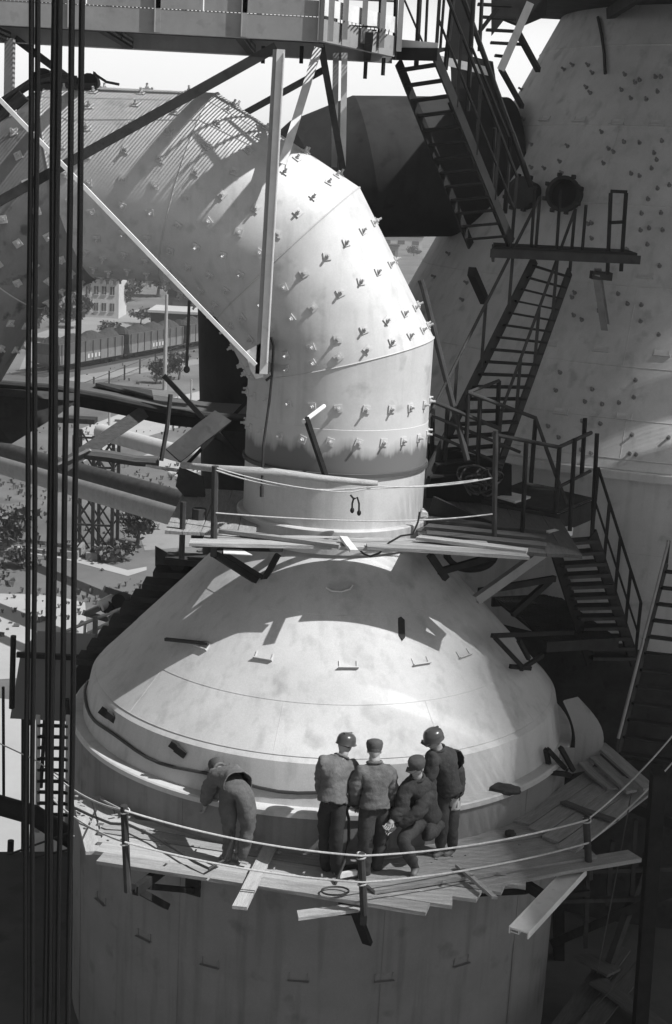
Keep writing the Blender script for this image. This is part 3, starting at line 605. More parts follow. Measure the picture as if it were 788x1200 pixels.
def sag(a, c, d, n=12): return [V(a).lerp(V(c), i/n) - V((0, 0, d*4*(i/n)*(1-i/n))) for i in range(n+1)]
def rope(pts, r, label, m=None, nm='rope', group=None):
    b = MB(); b.tube(pts, r, 6); return solo(nm, b, m or M['rope'], label, nm.split('_')[-1], 40, group)
rope(sag(at(253, 551, 17.95), at(430, 571, 18.2), .12) + sag(at(445, 570, 18.2), at(577, 560, 18.9), .05), .011, 'upper thin rope strung around the neck platform')
rope(sag(at(253, 548, 17.95), at(410, 577, 18.15), .06) + sag(at(430, 573, 18.2), at(560, 562, 18.9), .02), .009, 'slack doubled rope just below the peeled pole at the neck')
rope(sag(at(253, 601, 17.95), at(450, 611, 18.1), .02) + sag(at(470, 610, 18.2), at(580, 602, 18.9), .02), .010, 'lower thin rope strung across the base of the neck')
b = MB(); b.tube([at(x, y, 18.15) for x, y in ((411, 580), (415, 585), (419, 583), (421, 590), (421, 600))], .014, 6); b.tube([at(x, y, 18.15) for x, y in ((415, 583), (413, 590), (413, 598))], .014, 6); b.sphere(at(421, 601, 18.15), .028, .028, .04); b.sphere(at(413, 598, 18.15), .028, .028, .04)
solo('hook', b, M['steel'], 'small double hook hanging from the rope in front of the neck', 'hook', 40)
b = MB(); b.tube([at(x, y, 17.95) for x, y in ((418, 640), (426, 649), (434, 652), (445, 648), (456, 636), (470, 628), (484, 626), (490, 612), (492, 600))], .014, 6); solo('hose', b, M['rubber'], 'thin hose looping off the planks beside the neck', 'hose', 40)
o = plank(atz(402, 630, PZ_+.09), atz(416, 646, PZ_+.06), .1, .04, M['pale']); o['label'] = 'short white board lying across the neck platform edge'; o['category'] = 'board'; o.name = 'short_board'
dv = thing('davit', 'dark davit rod with pale handle leaning on the neck band', 'davit', at(383, 562, 18.4))
b = MB(); b.beam(at(359, 490, 18.0), at(384, 564, 18.45), .05, .07); obj('rod', b, M['steel'], dv)
b = MB(); b.tube([at(356, 494, 17.98), at(380, 476, 18.65)], .03, 8); obj('handle', b, M['pale'], dv, 40)
b = MB(); b.tube([at(319, 440, 18.52), at(316, 470, 18.6), at(309, 520, 18.6), at(307, 572, 18.55)], .018, 6); b.tube([at(307, 570, 18.55), at(307, 582, 18.55)], .03, 6); solo('lead_cable', b, M['rust'], 'thin cable hanging from the walkway post down past the neck', 'cable', 40)
b = MB(); b.tube([at(222, 352, 19.3), at(221, 380, 19.3), at(219, 430, 19.3)], .022, 6); b.sphere(at(219, 433, 19.3), .045, .045, .05); solo('hanging_cable', b, M['rubber'], 'short black cable with plug hanging inside the arch', 'cable', 40)

# ------------------------------------------------------------------ lower plank deck
LZ = 11.80
ld = thing('plank_deck', 'ring of worn planks around the vessel under the workers', 'scaffold', (0, 15.6, LZ))
def row(a, c, n, wd, z, m, stepA=0, stepB=0, inward=None, rnd=.02):
    a, c = V(a), V(c); d = (c-a).normalized(); pr = V((-d.y, d.x, 0)); pr = pr if inward is None or pr.dot(V(inward)) > 0 else -pr
    for k in range(n):
        o = pr*(wd*(k+.5)+.006*k); jz = random.uniform(-.008, .008)
        plank(a+o+d*(stepA*k+random.uniform(-.02, .02))+V((0, 0, z-a.z+jz)), c+o+d*(stepB*k+random.uniform(-.02, .02))+V((0, 0, z-c.z+jz+random.uniform(-rnd, rnd)*.3)), wd-.008, .045, random.choice(m), ld)
IN = (0, 1, 0); wl = [M['wood'], M['wood'], M['wood2']]
row(atz(113, 1012, LZ), atz(498, 1072, LZ), 5, .25, LZ, wl, -.1, .27, IN)
row(atz(100, 996, LZ), atz(86, 935, LZ), 5, .24, LZ-.05, wl, 0, .05, (1, 0, 0))
row(atz(440, 1052, LZ), atz(700, 1011, LZ), 6, .235, LZ+.055, [M['woodmid'], M['wood2'], M['wood2']], -.05, -.05, IN)
plank(atz(560, 1036, LZ+.02), atz(744, 1003, LZ+.02), .26, .05, M['wood2'], ld)
row(atz(672, 1008, LZ), atz(770, 934, LZ), 4, .26, LZ+.10, [M['woodmid'], M['wood2']], .1, .05, (-1, 0, 0))
ldb = lambda *a: None
# brackets under the deck
for (x, y, Y) in ((178, 1052, 15.8), (422, 1078, 15.3), (610, 1050, 16.2)):
    p = at(x, y, Y); ang = math.atan2(p.y-AX[1], p.x-AX[0]); ro = lambda r, z: V((AX[0]+r*math.cos(ang), AX[1]+r*math.sin(ang), z))
    b = MB(); b.beam(ro(3.62, LZ-.12), ro(5.0, LZ-.12), .08, .12); obj('bracket', b, M['steel'], ld)
    b = MB(); b.beam(ro(3.62, LZ-.75), ro(4.7, LZ-.2), .06, .07); obj('bracket', b, M['steel'], ld)
    b = MB(); b.beam(ro(3.64, LZ-.8), ro(3.64, LZ-.05), .22, .03, (math.cos(ang), math.sin(ang), 0)); obj('bracket_plate', b, M['steel'], ld)
for q1, q2, w1, h1 in ((at(156, 1040, 15.45), at(196, 1062, 16.1), .07, .08), (at(640, 1052, 16.3), at(690, 1046, 16.6), .06, .07), (at(415, 1063, 15.3), at(431, 1105, 15.7), .12, .06)): b = MB(); b.beam(q1, q2, w1, h1); obj('bracket', b, M['steel'], ld)
posts = []
for x0, y0, x1, y1, Y in ((145.5, 944, 150, 1045, 15.35), (423.5, 1000, 427, 1072, 15.08), (687, 957, 691, 1030, 16.5)):
    b = MB(); b.tube([at(x0, y0, Y), at(x1, y1, Y)], .045, 8); obj('rail_post', b, M['rust'], ld, 40); posts.append(Y)
rp = [at(60, 905, 17.5), at(147, 950, 15.3), at(424, 1003, 15.03), at(688, 961, 16.45), at(800, 848, 18.8)]
for lab, dz, pts in (('upper pale guard rope strung between the posts of the lower plank deck', .09, rp), ('lower pale guard rope strung between the posts of the lower plank deck', .08, [at(60, 935, 17.5), at(147, 987, 15.3), at(425, 1034, 15.03), at(689, 988, 16.45), at(800, 880, 18.8)])):
    path = []
    for i in range(4): path += sag(pts[i], pts[i+1], dz)[(1 if i else 0):]
    rope(path, .012, lab)
for (x, y, Y) in ((147, 950, 15.35), (147, 987, 15.35), (424, 1003, 15.08), (425, 1034, 15.08), (688, 961, 16.5)):
    b = MB(); c = at(x, y, Y); b.tube([c+V((math.cos(t)*.05, math.sin(t)*.05, .010*t)) for t in [i*.5-3 for i in range(14)]], .011, 5); obj('rope_lashing', b, M['rope'], ld, 40)
def loose(nm, a, c, wd, m, lab, cat='board', th_=.04, tilt=0):
    o = plank(a, c, wd, th_, m, None, nm, tilt); o['label'] = lab; o['category'] = cat; return o
loose('loose_plank', atz(318, 990, LZ+.07), atz(281, 1064, LZ+.05), .17, M['wood'], 'short pale plank lying across the deck beside the bending worker')
loose('loose_plank', atz(349, 1073, LZ-.06), atz(425, 1063, LZ-.06), .16, M['wood'], 'pale plank end sticking out below the front edge of the deck')
loose('loose_plank', atz(536, 1014, LZ+.14), atz(580, 1052, LZ+.1), .06, M['wood2'], 'thin dark edged batten jutting past the deck right of the standing worker')
b = MB(); pa, pc = atz(678, 1018, LZ-.08), atz(608, 1093, LZ-.12); b.channel(pa, pc, .05, .09, .012); b.beam(pa, pc, .24, .016, (0, 0, 1), (0, .03)); b.beam(pa, pc, .016, .09, (0, 0, 1), (.115, 0)); b.beam(pa, pc, .016, .09, (0, 0, 1), (-.115, 0))
solo('steel_channel', b, M['pale'], 'pale steel channel projecting from under the right of the plank deck', 'beam')
for (a, c, wd, lab) in (((702, 872), (762, 925), .2, 'topmost long board of the pile at the right end of the deck'), ((690, 880), (740, 928), .18, 'middle board of the pile at the right end of the deck'), ((682, 893), (718, 925), .16, 'short lowest board of the pile at the right end of the deck')):
    loose('stacked_board', atz(*a, LZ+.45-.08*(.2-wd)*50), atz(*c, LZ+.3-.08*(.2-wd)*50), wd, M['woodmid'], lab)
loose('loose_plank', atz(660, 940, LZ+.17), atz(722, 962, LZ+.17), .1, M['wooddark'], 'short grey board lying flat on the dark right planks')
# curved plate leaning at the right of the dome
b = MB(); vs = []
for k in range(13):
    f = k/12; a = at(660+38*math.sin(f*math.pi*.95)*.35+2*f, 822+86*f, 19.0); c = at(676+math.sin(f*math.pi*.9)*26+8*f, 818+84*f, 19.25); vs += [a, c]
fs = [(2*k, 2*k+1, 2*k+3, 2*k+2) for k in range(12)]; n0 = len(vs); vs2 = [v_+V((.02, .03, .01)) for v_ in vs]
b.add(vs+vs2, fs + [tuple(i+n0 for i in f)[::-1] for f in fs] + [(2*k, 2*k+2, 2*k+2+n0, 2*k+n0) for k in range(12)] + [(2*k+1, 2*k+3, 2*k+3+n0, 2*k+1+n0) for k in range(12)])
solo('curved_plate', b, M['shell'], 'dark curved steel plate standing on edge at the right of the dome', 'plate', 40)
bx = thing('bracket_box', 'small open steel box bracket on the ledge right of the workers', 'bracket', at(655, 900, 18.4))
for a, c in (((640, 878), (645, 905)), ((645, 905), (668, 908)), ((642, 878), (662, 900)), ((657, 876), (672, 903))): b = MB(); b.beam(at(*a, 18.2), at(*c, 18.35), .06, .06); obj('bar', b, M['steel'], bx)
b = MB(); b.box(at(664, 888, 18.5), .2, .02, .3); obj('side_plate', b, M['grey'], bx)
def lump(nm, x, y, Y, rx, ry, rz, m, lab, cat):
    b = MB(); c = at(x, y, Y); b.sphere(c, rx, ry, rz, 20, 12, fn=lambda d, p: p*(1+.28*noise.noise(d*2.3+V((x, 0, 0))))); return solo(nm, b, m, lab, cat, 60)
lump('tarpaulin', 590, 925, 17.35, .24, .12, .07, M['jacketdark'], 'crumpled dark cloth lying on the ledge right of the standing worker', 'cloth')
lump('cloth_bundle', 598, 977, 17.0, .07, .06, .05, M['jacketdark'], 'tiny dark bundle at the foot of the ledge on the right planks', 'bundle')
# hose around the skirt
hp = []
for a in range(-178, -82, 4):
    q = R_(a); hp.append(V((AX[0]+3.49*math.cos(q), AX[1]+3.49*math.sin(q), 12.63+.035*math.sin(a*.21)-.05*(a > -150)*((a+150)/70))))
b = MB(); b.tube(hp, .022, 7)
hs = thing('skirt_hose', 'black hose clamped around the left skirt of the dome', 'hose', hp[0]); obj('hose_line', b, M['rubber'], hs, 40)
for (x, y) in ((125, 835), (133, 840), (207, 874), (213, 880)):
    p, n = hit(x, y, main_r, AX); b = MB(); b.beam(p+n*.03+V((-.06, 0, .04)), p+n*.06+V((.09, 0, -.05)), .06, .09); obj('clamp', b, M['steel'], hs)
b = MB(); b.tube([atz(x, y, LZ+.12) for x, y in ((84, 945), (105, 955), (130, 965), (150, 966), (180, 980), (205, 995), (228, 1010), (245, 1018), (262, 1008))] + [at(272, 985, 15.9), at(271, 968, 16.0)], .018, 6)
solo('air_hose', b, M['rubber'], 'thin air hose trailing along the planks to the bending worker', 'hose', 40)
b = MB(); b.tube([at(x, y, Y) for x, y, Y in ((404, 940, 16.1), (409, 960, 15.95), (409, 985, 15.9), (404, 1010, 15.75), (393, 1036, 15.6))], .02, 6); b.tube([atz(393+16*math.cos(t), 1044+5*math.sin(t), LZ+.08) for t in [i*.3 for i in range(24)]], .012, 5)
solo('tool_hose', b, M['rubber'], 'black tool hose held by the helmeted worker and coiled at his feet', 'hose', 40)
tl = thing('air_tool', 'small metal tool lying on the planks between the workers', 'tool', atz(415, 1025, LZ+.1))
b = MB(); b.beam(atz(398, 1026, LZ+.1), atz(418, 1022, LZ+.1), .05, .06); obj('tool_body', b, M['pale'], tl)
b = MB(); b.beam(atz(400, 1018, LZ+.12), atz(423, 1016, LZ+.12), .05, .05); obj('tool_shaft', b, M['steel'], tl)
# ------------------------------------------------------------------ workers
def person(label, J, mats, face, hat, group='workers on the lower plank deck', seat=1):
    """J: joint -> (px, py, Y); one continuous skinned body, clothing as children"""
    W = {k: at(*v) for k, v in J.items()}
    root = W['anR'].lerp(W['anL'], .5); root.z = LZ+.03
    t = thing('person', label, 'person', root, group)
    jm, tm, hm = mats
    def skin(nodes, edges, sub=2):
        names = list(nodes); me = bpy.data.meshes.new('skin_base'); me.from_pydata([tuple(nodes[k][0]-root) for k in names], [(names.index(a), names.index(c)) for a, c in edges], [])
        o = bpy.data.objects.new('tmp', me); C.objects.link(o); md = o.modifiers.new('s', 'SKIN'); md.use_smooth_shade = True; md.branch_smoothing = .6
        for i, k in enumerate(names):
            r = nodes[k][1]; me.skin_vertices[0].data[i].radius = r if isinstance(r, tuple) else (r, r)
        me.skin_vertices[0].data[0].use_root = True
        sb = o.modifiers.new('b', 'SUBSURF'); sb.levels = sub; sb.render_levels = sub
        dg = bpy.context.evaluated_depsgraph_get(); ev = o.evaluated_get(dg); out = bpy.data.meshes.new_from_object(ev)
        bpy.data.objects.remove(o); return out
    mid = W['pel'].lerp(W['ch'], .5)
    toe = {}
    for s in 'LR':
        kd = (W['kn'+s]-W['an'+s]); fd = V(face); fd.z = 0; fd = fd.normalized() if fd.length > .1 else V((0, 1, 0))
        toe[s] = W.get('to'+s, W['an'+s] + fd*.17 + V((0, 0, -.05)))
    sh = lambda s, f: W['sh'+s].lerp(W['ch'], f)
    W['nk'] = W['ch'].lerp(W['nk'], .92); W['hd'] = W['nk'] + (W['hd']-W['nk']).normalized()*.125
    nodes = {'pel': (W['pel'], .135*seat), 'mid': (mid, .115), 'ch': (W['ch'], .11), 'nk': (W['nk'], .06), 'hd': (W['hd'], .062)}
    edges = [('pel', 'mid'), ('mid', 'ch'), ('ch', 'nk'), ('nk', 'hd')]
    for s in 'LR':
        nodes.update({'hp'+s: (W['hp'+s], .122*seat), 'th'+s: (W['hp'+s].lerp(W['kn'+s], .5), .112*seat), 'kn'+s: (W['kn'+s], .092), 'cf'+s: (W['kn'+s].lerp(W['an'+s], .45), .088), 'an'+s: (W['an'+s], .064), 'to'+s: (toe[s], .036),
                      'sh'+s: (W['sh'+s], .045), 'el'+s: (W['el'+s], .042), 'wr'+s: (W['wr'+s], .032), 'pm'+s: (W['wr'+s] + (W['wr'+s]-W['el'+s]).normalized()*.06, .030)})
        edges += [('pel', 'hp'+s), ('hp'+s, 'th'+s), ('th'+s, 'kn'+s), ('kn'+s, 'cf'+s), ('cf'+s, 'an'+s), ('an'+s, 'to'+s), ('ch', 'sh'+s), ('sh'+s, 'el'+s), ('el'+s, 'wr'+s), ('wr'+s, 'pm'+s)]
    me = skin(nodes, edges, 2)
    # head with brow, nose, chin and ears, and five-fingered hands, joined into the same mesh
    fz = V(face).normalized(); upn = (W['hd']-W['nk']).normalized(); upn = (upn*.6 + V((0, 0, .6))); upn = (upn-fz*upn.dot(fz)).normalized(); rx = fz.cross(upn)
    rot = Matrix((rx, fz, upn)).transposed(); hc = W['hd'] + upn*.02
    def headfn(d, p):
        g = lambda x, z, s: math.exp(-(((d.x-x)/s)**2 + ((d.z-z)/s)**2)) if d.y > 0 else 0
        p = p.copy(); p.y += .026*g(0, -.1, .16) + .008*g(0, .3, .3) + .012*g(0, -.75, .28) + .008*g(0, -.45, .2) - .012*(g(.38, .08, .17)+g(-.38, .08, .17))
        if d.z < -.2: p.x *= 1 - .28*min(1, (-d.z-.2)/.7)
        return p
    hb = MB(); hb.sphere(hc, .077, .098, .118, 28, 22, rot, headfn)
    for s in (-1, 1): hb.sphere(hc + rot @ V((s*.078, -.005, -.005)), .012, .022, .034, 8, 6, rot)
    for s in 'LR':
        d = (W['wr'+s]-W['el'+s]).normalized(); a = d.cross(fz); a = a.normalized() if a.length > .1 else V((1, 0, 0)); nn = a.cross(d)
        base = W['wr'+s] + d*.085
        hb.sphere(W['wr'+s]+d*.05, .02, .04, .05, 10, 8, Matrix((nn, a, d)).transposed())
        for k in range(4):
            q = base + a*(.024*(k-1.5)); Lk = (.062, .075, .07, .055)[k]
            hb.tube([q-d*.02, q+d*Lk*.45, q+d*Lk*.75+nn*.022, q+d*Lk*.8+nn*.05], [.0095, .009, .0085, .007], 6)
        sg = 1 if s == 'L' else -1
        q = W['wr'+s] + d*.03 + a*sg*.034; hb.tube([q, q+a*sg*.025+d*.025+nn*.012, q+a*sg*.028+d*.055+nn*.03], [.012, .0105, .008], 6)
    bm = bmesh.new(); bm.from_mesh(me); nv0 = len(bm.verts); hme = hb.mesh('head_hands', root); nb = len(bm.faces); bm.from_mesh(hme)
    me2 = bpy.data.meshes.new('body'); bm.to_mesh(me2); bm.free()
    for mt in (tm, M['skin'], M['boot']): me2.materials.append(mt)
    wz = {s: W['an'+s]-root for s in 'LR'}
    segs = []
    for s in 'LR':
        segs += [(W['wr'+s]-root, nodes['pm'+s][0]-root, 1), (W['an'+s]-root, toe[s]-root, 2), (W['el'+s]-root, W['wr'+s]-root, 0), (W['kn'+s]-root, W['an'+s]-root, 0), (W['hp'+s]-root, W['kn'+s]-root, 0)]
    segs += [(W['nk']-root, W['hd']-root, 1), (W['pel']-root, W['ch']-root, 0)]
    for p in me2.polygons:
        p.use_smooth = True
        if p.index >= nb: p.material_index = 1; continue
        best = 9; mi = 0
        for a, c, i in segs:
            ac = c-a; tt = max(0, min(1, (p.center-a).dot(ac)/max(1e-6, ac.length_squared))); dd_ = (p.center-a-ac*tt).length
            if dd_ < best: best = dd_; mi = i
        p.material_index = mi
    for v_ in me2.vertices:
        if v_.index < nv0:
            q = v_.co + root; v_.co += v_.normal*(.035*(.25-abs(noise.noise(V((q.x*6, q.y*6, q.z*11))))) + .012*noise.noise(q*5))
    body = link('body', me2, None, t)
    # jacket: torso and sleeves, loose, creased
    hem = W['pel'] + (W['pel']-mid).normalized()*.02
    jn = {'hem': (W['pel'] - (mid-W['pel'])*.45, (.20, .19)), 'pel': (W['pel'].lerp(mid, .1), (.19, .175)), 'mid': (mid, (.185, .16)), 'ch': (W['ch'], (.20, .155)), 'nk': (W['ch'].lerp(W['nk'], .9), .10)}
    je = [('hem', 'pel'), ('pel', 'mid'), ('mid', 'ch'), ('ch', 'nk')]
    for s in 'LR':
        jn.update({'sh'+s: (W['sh'+s].lerp(W['nk'], -.06)+V((0, 0, .02)), .105), 'ua'+s: (W['sh'+s].lerp(W['el'+s], .5), .092), 'el'+s: (W['el'+s], .082), 'wr'+s: (W['el'+s].lerp(W['wr'+s], .9), .06)})
        je += [('ch', 'sh'+s), ('sh'+s, 'ua'+s), ('ua'+s, 'el'+s), ('el'+s, 'wr'+s)]
    jme = skin(jn, je, 3)
    for v_ in jme.vertices:
        q = v_.co + root; rg_ = 1-abs(noise.noise(V((q.x*5+q.z*5, q.y*6, q.z*11-q.x*4)))); rg2 = 1-abs(noise.noise(V((q.x*9-q.z*12+5, q.y*13, q.z*21+q.x*8))))
        v_.co += v_.normal*(.034*(rg_-.8) + .010*(rg2-.8))
    for p in jme.polygons: p.use_smooth = True
    ax_ = (mid-W['pel']).normalized(); hp0 = W['pel']-root - ax_*.015
    bmj = bmesh.new(); bmj.from_mesh(jme)
    kill = [v_ for v_ in bmj.verts if (v_.co-hp0).dot(ax_) < 0 and ((v_.co-hp0) - ax_*(v_.co-hp0).dot(ax_)).length < .30 and (v_.co-hp0).dot(ax_) > -.35 and min((v_.co+root-W['el'+q_]).length for q_ in 'LR') > .13 and min((v_.co+root-W['wr'+q_]).length for q_ in 'LR') > .15]
    bmesh.ops.delete(bmj, geom=kill, context='VERTS'); bmj.to_mesh(jme); bmj.free()
    jme.materials.clear(); jo = link('jacket', jme, jm, t); sd_ = jo.modifiers.new('cloth', 'SOLIDIFY'); sd_.thickness = .012; sd_.offset = 1
    axd = (mid-W['pel']).normalized(); fw2 = V(face); fw2 = (fw2-axd*fw2.dot(axd)); fw2 = fw2.normalized() if fw2.length > .1 else axd.cross(V((1, 0, 0))).normalized(); sd2 = axd.cross(fw2)
    cl_ = W['ch'].lerp(W['nk'], .86); ad_ = (W['nk']-W['ch']).normalized(); s3 = ad_.cross(V((0, 1, .1))).normalized(); f3 = ad_.cross(s3)
    cb_ = MB(); cb_.tube([cl_ + s3*math.cos(q)*.085 + f3*math.sin(q)*.082 + ad_*.03 for q in [i*math.pi/10 for i in range(20)]], .018, 7, closed=True); obj('collar', cb_, jm, t, 60)
    # headgear
    up2 = (upn*.93 - fz*.25).normalized() if hat != 'cap' else (upn*.97 - fz*.12).normalized(); fx = fz - up2*fz.dot(up2); fx.normalize(); rr_ = fx.cross(up2); hr = Matrix((rr_, fx, up2)).transposed(); c0 = hc + upn*.028
    hbm = MB()
    if hat == 'helmet':
        prof = [(.124, -.022), (.117, -.008), (.115, .04), (.103, .08), (.074, .108), (.038, .121), (.0005, .124)]
        k0 = len(hbm.v); hbm.lathe(prof + [], 28); 
        for v_ in hbm.v: v_.y *= 1.14; v_.z += .012
        hbm.box((0, .0, .128), .025, .18, .014); 
        hbm.add([(-.09, .115, -.0), (.09, .115, 0), (.06, .158, -.02), (-.06, .158, -.02), (-.09, .11, -.014), (.09, .11, -.014), (.06, .156, -.03), (-.06, .156, -.03)], [(0, 1, 2, 3), (7, 6, 5, 4), (3, 2, 6, 7), (0, 3, 7, 4), (1, 5, 6, 2)])
    else:
        hbm.lathe([(.088, -.03), (.097, .0), (.104, .05), (.092, .085), (.05, .102), (.0005, .106)], 24)
        for v_ in hbm.v: v_.y *= 1.12; v_.z += .006
        hbm.add([(-.075, .09, 0), (.075, .09, 0), (.05, .155, -.02), (-.05, .155, -.02), (-.075, .09, -.01), (.075, .09, -.01), (.05, .153, -.03), (-.05, .153, -.03)], [(0, 1, 2, 3), (7, 6, 5, 4), (3, 2, 6, 7), (0, 3, 7, 4), (1, 5, 6, 2)])
    hbm.v = [c0 + hr @ v_ for v_ in hbm.v]
    obj('hard_hat' if hat == 'helmet' else 'cap', hbm, hm, t, 50)
    # short hair at the nape
    hh = MB(); hh.sphere(hc + upn*.012 - fz*.012, .082, .098, .1, 16, 10, rot, lambda d, p: p if d.y < .1 and d.z > -.55 else p*.7); obj('hair', hh, M['cap'], t, 60)
    return t
person('worker in a cap bending double over the ledge, seen from behind', dict(anR=(284, 1004, 16.0), anL=(267, 1006, 16.05), knR=(291, 968, 15.98), knL=(269, 968, 16.05), hpR=(288, 930, 15.98), hpL=(266, 930, 16.08), pel=(279, 920, 16.08), ch=(266, 907, 16.45), nk=(257, 902, 16.6), hd=(254, 903, 16.74), shR=(275, 903, 16.52), shL=(251, 911, 16.42), elR=(258, 925, 16.62), elL=(243, 928, 16.52), wrR=(250, 940, 16.66), wrL=(241, 943, 16.6)), (M['jacketlight'], M['trousersgrey'], M['cap']), (-.3, .45, -.85), 'cap', seat=1.22)
person('worker in a shiny helmet and light creased jacket, his back turned', dict(anR=(394, 1022, 15.82), anL=(382, 1020, 15.95), knR=(394, 982, 15.76), knL=(382, 980, 15.9), hpR=(399, 943, 15.85), hpL=(381, 943, 15.88), pel=(390, 938, 15.87), ch=(395, 903, 15.97), nk=(401, 886, 16.07), hd=(405, 873, 16.12), shR=(412, 897, 16.08), shL=(380, 893, 15.93), elR=(419, 923, 16.2), elL=(377, 920, 16.05), wrR=(408, 944, 16.3), wrL=(387, 946, 16.3)), (M['jacketlight'], M['trousersblack'], M['helmet']), (.45, .75, -.5), 'helmet')
person('worker in a dark cap and grey pullover seen from behind, elbow bent', dict(anR=(441, 1018, 15.92), anL=(428, 1025, 15.8), knR=(447, 982, 15.92), knL=(428, 986, 15.78), hpR=(449, 950, 15.92), hpL=(430, 950, 15.82), pel=(439, 945, 15.87), ch=(440, 911, 15.95), nk=(439, 892, 16.0), hd=(439, 879, 16.04), shR=(457, 905, 16.0), shL=(424, 904, 15.92), elR=(459, 932, 16.02), elL=(415, 926, 15.88), wrR=(452, 954, 16.2), wrL=(419, 946, 16.12)), (M['jacketlight'], M['trousers'], M['cap']), (.05, .9, -.35), 'cap')
person('worker in dark clothes perched on the ledge, one foot drawn up, facing left', dict(anR=(487, 1018, 15.85), anL=(522, 958, 16.5), toL=(514, 974, 16.42), toR=(483, 1028, 15.72), knR=(472, 985, 15.78), knL=(500, 982, 15.95), hpR=(494, 962, 16.22), hpL=(507, 961, 16.32), pel=(501, 957, 16.3), ch=(491, 927, 16.12), nk=(489, 909, 16.03), hd=(489, 897, 16.0), shR=(476, 921, 15.98), shL=(505, 921, 16.2), elR=(471, 948, 15.88), elL=(491, 952, 15.9), wrR=(460, 962, 15.78), wrL=(464, 968, 15.86)), (M['jacketdark'], M['trousers'], M['cap']), (-.6, -.7, -.3), 'cap')
person('worker in a black helmet standing at the right of the group looking down', dict(anR=(517, 997, 16.42), anL=(530, 996, 16.48), toR=(507, 1004, 16.36), toL=(519, 1003, 16.4), knR=(517, 966, 16.38), knL=(529, 964, 16.44), hpR=(518, 931, 16.4), hpL=(533, 930, 16.5), pel=(526, 926, 16.45), ch=(519, 893, 16.4), nk=(513, 876, 16.35), hd=(508, 864, 16.3), shR=(507, 887, 16.25), shL=(530, 885, 16.55), elR=(504, 912, 16.18), elL=(538, 914, 16.55), wrR=(500, 932, 16.2), wrL=(536, 936, 16.45)), (M['jacketdark'], M['trousers'], M['helmet']), (-.75, -.5, -.5), 'helmet')

# ------------------------------------------------------------------ hoist ropes hanging in the left foreground
for x0, x1, r, lab in ((37, 29, .017, 'leftmost black hoist rope hanging in the left foreground'), (44, 37, .017, 'second black hoist rope from the left in the foreground'), (65, 53, .021, 'left strand of the thick middle pair of black hoist ropes'), (69.5, 57, .021, 'right strand of the thick middle pair of black hoist ropes'), (86, 66.5, .019, 'second black hoist rope from the right in the foreground'), (98, 79, .019, 'rightmost black hoist rope, nearest the dome')):
    a, c = at(x0+.5, -90, 9.0), at(x1-.5, 1290, 9.0); b = MB(); b.tube([a.lerp(c, i/40)+V((.004*math.sin(i*.4+x0), 0, 0)) for i in range(41)], r, 8); solo('hoist_rope', b, M['wire'], lab, 'rope', 40, 'black hoist ropes hanging in the foreground')

# ------------------------------------------------------------------ left middle: gangway, beams, struts behind the arch
gw = thing('curved_gangway', 'dark curved gangway passing behind the arch of the elbow duct', 'gangway', at(150, 470, 24))
fr = [(-20, 452), (60, 458), (130, 471), (200, 486), (260, 492), (300, 494)]; bk = [(-20, 440), (60, 446), (110, 453), (180, 466), (240, 474), (300, 478)]
for i in range(5):
    a, c, d, e = at(*fr[i], 24), at(*fr[i+1], 24), atz(*bk[i+1], at(*fr[i+1], 24).z), atz(*bk[i], at(*fr[i], 24).z)
    b = MB(); b.prism([a, c, d, e], (0, 0, .05)); obj('deck_plate', b, M['wooddark'], gw)
    b = MB(); b.beam(a-V((0, 0, .08)), c-V((0, 0, .08)), .05, .2); obj('edge_beam', b, M['steel'], gw)
b = MB(); b.tube([at(x, y-4, 23.9) for x, y in fr], .06, 8); obj('pipe', b, M['rust'], gw, 40)
b = MB(); b.prism([at(112, 452, 25), at(180, 470, 25), at(178, 460, 25.8), at(118, 451, 25.8)], (0, 0, .05)); obj('sheet', b, M['rust'], gw)
for a, c, Ya, Yc, wd, m in (((170, 482), (72, 548), 24, 23.4, .22, 'wooddark'), ((192, 440), (290, 545), 23.8, 23.8, .08, 'steel'), ((290, 470), (208, 556), 24, 23.6, .06, 'steel'), ((228, 500), (270, 520), 24, 24, .06, 'steel')):
    b = MB(); b.beam(at(*a, Ya), at(*c, Yc), wd, .06, (0, 1, 0)); obj('brace', b, M[m], gw)
b = MB(); b.tube([at(200, 462, 23.8), at(196, 500, 23.7), at(189, 540, 23.6)], .04, 7); obj('hanger', b, M['rust'], gw, 40)
loose('scaffold_board', at(203, 534, 22.8), at(262, 488, 23.6), .34, M['rust'], 'wide dark board sloping up under the curved gangway', tilt=-.9)
loose('scaffold_board', at(178, 547, 22.5), at(215, 552, 22.2), .34, M['wood'], 'pale square board at the end of the log beam', tilt=.3)
loose('scaffold_board', at(65, 548, 23), at(108, 528, 23), .3, M['wood2'], 'pale sloping board left of the lattice trestle', tilt=.3)
b = MB(); b.tube([at(x, y, 23) for x, y in ((100, 532), (130, 535), (160, 540), (186, 541))], [.09, .1, .09, .1], 8); solo('log_beam', b, M['wooddark'], 'dark timber log carried under the curved gangway', 'log', 40)
b = MB(); b.prism([at(210, 548, 20.6), at(238, 560, 20.6), at(242, 600, 20.6), at(225, 592, 20.6), at(206, 570, 20.6)], (0, .1, 0)); solo('hanging_sheet', b, M['rust'], 'dark bent sheet hanging left of the neck platform', 'sheet')
b = MB(); b.prism([at(-30, 462, 22), at(30, 466, 22), at(92, 470, 22.4), at(60, 492, 22.2), at(14, 520, 22), at(-30, 515, 22)], (0, .15, .1)); solo('canvas_sheet', b, M['rust'], 'dark sloping sheet at the left edge below the duct leg', 'sheet')
b = MB(); b.box(at(95, 492, 23), .5, .3, .08); b.beam(at(60, 492, 23), at(104, 493, 23), .1, .08); solo('steel_beam', b, M['rust'], 'short dark beam end poking out behind the hoist ropes', 'beam')

